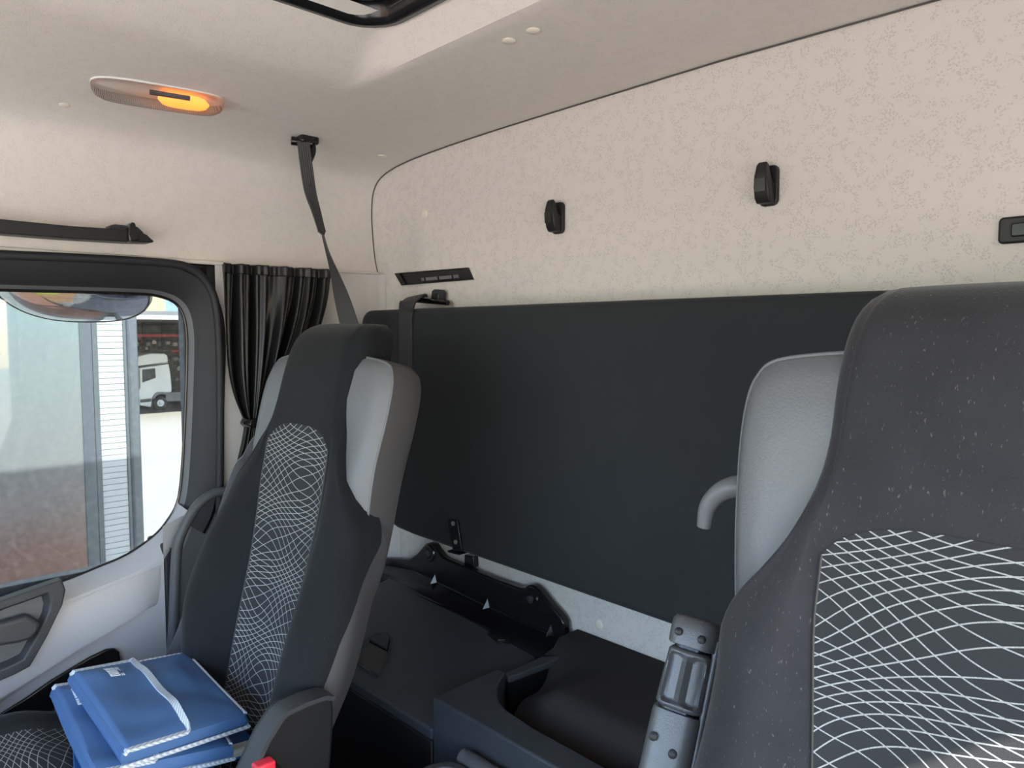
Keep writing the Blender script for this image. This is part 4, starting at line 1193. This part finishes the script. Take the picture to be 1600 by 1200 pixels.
while z < 1.62:
    if proto is None:
        proto = link('slat', [(a, b, c + z) for a, b, c in sv], sf, 'slat', tb_, smooth=False, bevel=.001); z0 = z
    else:
        o_ = proto.copy(); col.objects.link(o_); o_.parent = tb_; o_.location = (0, 0, z - z0)
    z += dz
v, f = vbox(XB - .03, XB + .008, yc, yc + .012, GZ + .5, ZT); link('post', v, f, 'frost', tb_, bevel=.002)
v, f = vbox(XB - .06, XB + .012, yc + .012, ye, GZ + .5, ZT); link('corner_post', v, f, M['frost'], tb_, bevel=.012)
v, f = vbox(XB - 2.3, XB - .03, ya - 4.0, yc, GZ + .5, ZT); link('box_body', v, f, 'frost', tb_, smooth=False)
for yy_ in (ya - .5, ya - 1.5):
    link('wheel', *lathe((XB - .15, yy_, GZ + .42), (1, 0, 0), [(.2, -.12), (.42, -.12), (.42, .1), (.25, .12), (.2, .06)], 24), 'rubber', tb_)

# kerb mirror above the door
mr = root('kerb_mirror', (-.30, -.66, 1.52), 'rounded convex kerb mirror hanging outside above the passenger window', 'mirror')
mc = P(104, 444, x=-.26) 
mn = Vector((.50, -.52, -.68)).normalized()
mu = mn.cross(UP).normalized(); mv = mn.cross(mu)
if mv.z < 0: mv = -mv
M['mirror'] = nmat('mirror_glass', (0.86, 0.88, 0.90), 0.015, metal=1.0)
def mloop(k, h, n=48):
    o = []
    for i in range(n):
        a = 2 * math.pi * i / n; ca, sa = math.cos(a), math.sin(a)
        o.append(mc + mu * (math.copysign(abs(ca) ** .8, ca) * .178 * k) + mv * (math.copysign(abs(sa) ** .8, sa) * .115 * k) + mn * h)
    return o
def cap_h(k): return .052 * (1 - k * k)
V, F = ring(*[mloop(k, cap_h(k)) for k in (1.0, .93, .85, .75, .65, .55, .45, .35, .25, .15, .06)]); F = F + [tuple(range(len(V) - 48, len(V)))]
link('mirror_glass', V, F, 'mirror', mr, sharp=180)
V, F = ring(mloop(1.0, .001), mloop(1.022, .0), mloop(1.03, -.012), mloop(.95, -.06), mloop(.6, -.085)); F = F + [tuple(range(len(V) - 48, len(V)))]
link('housing', V, F, 'satin', mr)
link('arm', *tube([mc - mn * .06, mc + Vector((.03, 0, .16)), Vector((-.075, mc.y, mc.z + .20))], .014, 10), 'satin', mr)

# white lorry under the canopy
def tpt(px, py, x): return P(px, py, x=x)
XT = -41.0
gt = gz(XT)
k_t = P(254, 632, x=XT)
tk = root('white_lorry', (XT, k_t.y, gt), 'white lorry cab parked under the dark canopy across the yard', 'truck')
M['lorry'] = nmat('white_lorry_paint', (0.66, 0.68, 0.70), .4)
M['dkglass'] = nmat('dark_cab_glass', (0.02, 0.025, 0.03), .1)
def tl_(pts): return [P(a, b, x=XT) for a, b in pts]
zoff = gt - P(250, 634, x=XT).z
def tpoly(name, pts, d0, d1, mat, parent=tk, bev=0):
    return link(name, *prism([q + Vector((0, 0, zoff)) for q in tl_(pts)], (-d0, 0, 0), (d1, 0, 0)), mat, parent, smooth=False, bevel=bev)
cabp = tpoly('cab', [(214, 568), (263, 560), (266, 575), (268.5, 600), (268, 607), (244, 608), (238, 615), (236, 630), (218, 627), (215, 600)], 2.4, 0, 'lorry', tk, .06)
tpoly('roof_fairing', [(215, 550), (236, 545.5), (258, 546), (262, 550), (263, 560), (214, 566)], 2.3, 0, 'lorry', tk, .08)
tpoly('visor', [(213, 567.5), (263, 561), (263, 562.5), (213, 569.5)], .05, .04, 'doorframe', tk)
tpoly('side_window', [(222, 571), (242, 569), (243, 584), (222, 591.5)], 0, .03, 'dkglass', tk)
tpoly('step', [(219, 618), (236, 616), (236, 621), (219, 623)], 0, .05, 'charcoal', tk)
tpoly('windscreen_pillar', [(215, 570), (218, 569.5), (219, 600), (216, 604)], 0, .03, 'doormid', tk)
tpoly('chassis', [(262, 608), (300, 606), (300, 620), (262, 622)], 2.0, -.3, 'doormid', tk)
wc = P(250.5, 623.5, x=XT) + Vector((0, 0, zoff))
wr = wc.z - gt
for dx in (.02, -2.1):
    wh = link('wheel', *lathe(wc + Vector((dx, 0, 0)), (1, 0, 0), [(wr * .5, -.28), (wr, -.26), (wr, 0), (wr * .9, .03), (wr * .55, .02), (wr * .5, -.02)], 28), 'rubber', tk)
    link('hub', *lathe(wc + Vector((dx, 0, 0)), (1, 0, 0), [(wr * .52, -.03), (wr * .5, .04), (wr * .3, .03), (wr * .18, .09), (wr * .05, .1)], 20), 'lorry', wh)
tpoly('wheel_arch', [(238, 616), (241, 609), (246, 606), (254, 606), (260, 608), (259, 611), (254, 609.5), (247, 610), (243, 613), (241, 617)], .1, .06, 'doormid', tk)

# warehouse canopy with coloured fascia and racking
wh_root = root('warehouse', (-50, 10, gz(-50)), 'open dark warehouse bay with corrugated yellow and blue fascia', 'building')
XF = -32.0
zf0 = P(250, 497, x=XF).z; zf1 = zf0 + 4
M['yel'] = nmat('yellow_cladding', (0.36, 0.31, 0.20), .6); M['blu'] = nmat('blue_cladding', (0.17, 0.26, 0.36), .6); M['whi'] = nmat('white_cladding', (0.42, 0.41, 0.39), .6)
def sheet(y0, y1, mat, parent):
    n = int((y1 - y0) / .16); pts = []
    for k in range(n + 1):
        y = lerp(y0, y1, k / n); pts.append(Vector((XF + (.05 if k % 2 else 0), y, 0)))
    v, f = ring([p + Vector((0, 0, zf0)) for p in pts], [p + Vector((0, 0, zf1)) for p in pts], close=False)
    link('cladding_sheet', v, f, mat, parent, smooth=False)
ys = [P(a, 480, x=XF).y for a in (60, 226, 258, 300)]
sheet(ys[0] - 6, ys[1], 'whi', wh_root); sheet(ys[1], ys[2], 'yel', wh_root); sheet(ys[2], ys[2] + 3.0, 'blu', wh_root); sheet(ys[2] + 3.0, ys[2] + 30, 'yel', wh_root)
v, f = vbox(-58, XF + .1, ys[0] - 12, ys[3] + 32, zf0 - .02, zf0 + .3); link('canopy', v, f, 'doormid', wh_root, smooth=False)
v, f = vbox(XF - .1, XF + .12, ys[0] - 6, ys[3] + 30, zf0 - .06, zf0 + .12); link('gutter', v, f, 'slat', wh_root, smooth=False)
v, f = vbox(-58, -57.5, ys[0] - 12, ys[3] + 32, gz(-58), zf0); link('back_wall', v, f, 'charcoal', wh_root, smooth=False)
v, f = vbox(-58, XF - 3, ys[0] - 12, ys[0] - 11.7, gz(-58), zf0); link('end_wall', v, f, 'charcoal', wh_root, smooth=False)
XR = -46.0
rk = root('pallet_rack', (XR, 14, gz(XR)), 'dark pallet rack with red beams behind the white lorry', 'rack')
M['redbeam'] = nmat('red_beam', (0.55, 0.04, 0.06), .5)
for (a0, b0, a1, b1, th) in ((150, 524.5, 300, 524.0, 3.5), (269, 548.5, 300, 548, 3.0)):
    p0, p1 = P(a0, b0, x=XR), P(a1, b1, x=XR); hh = th / 1156 * 52 / 2
    v, f = vbox(XR - .1, XR, p0.y, p1.y, p0.z - hh, p0.z + hh); link('beam', v, f, 'redbeam', rk, smooth=False)
yy0, yy1 = P(160, 524, x=XR).y, P(310, 524, x=XR).y
for k in range(6):
    y = lerp(yy0, yy1, k / 5); v, f = vbox(XR - .12, XR - .02, y, y + .12, gz(XR), P(250, 500, x=XR).z); link('upright', v, f, 'doorframe', rk, smooth=False)
rng = random.Random(3)
OR = ['leftmost', 'second', 'third', 'fourth', 'fifth', 'sixth', 'seventh', 'eighth']
GL = ['%s bundle of goods from the left directly under the long red rack beam' % a for a in OR]
GL += ['small load under the short red beam, nearer the lorry roof', 'small load under the short red beam, nearer the window frame', 'small load just above the lorry roof fairing, left one', 'small load just above the lorry roof fairing, right one',
       'stored load behind the lorry cab at door window height', 'stored load low behind the lorry cab, nearer the window frame', 'stored load low behind the lorry cab, nearer the cab']
gcol = [(0.5, .5, .48), (.45, .1, .09), (.25, .27, .3), (.55, .5, .42), (.12, .13, .16), (.4, .4, .42)]
for k, (a, b, s) in enumerate([(212, 536, 9), (222, 533, 7), (231, 537, 8), (240, 534, 8), (250, 537, 9), (262, 535, 7), (273, 537, 8), (284, 534, 9), (274, 560, 8), (284, 562, 9), (218, 543, 6), (228, 544, 6), (279, 575, 9), (287, 590, 9), (276, 592, 7)]):
    p = P(a, b, x=XR - .5); h = s * .78 / 1156 * 52 / 2
    mt = nmat('goods_%d' % k, gcol[k % 6], .7)
    v, f = merge(vbox(p.x - h, p.x + h, p.y - h, p.y + h * .9, p.z - h, p.z + h * .4), vbox(p.x - h * .6, p.x + h * .6, p.y - h * .5, p.y + h * .6, p.z + h * .4, p.z + h * rng.uniform(.6, 1.0)))
    tag(link('stored_goods', v, f, mt, smooth=False, bevel=.03), GL[k], 'goods', 'goods on the pallet rack')
for o_ in sc.objects:
    if '_w' in o_.keys(): del o_['_w']
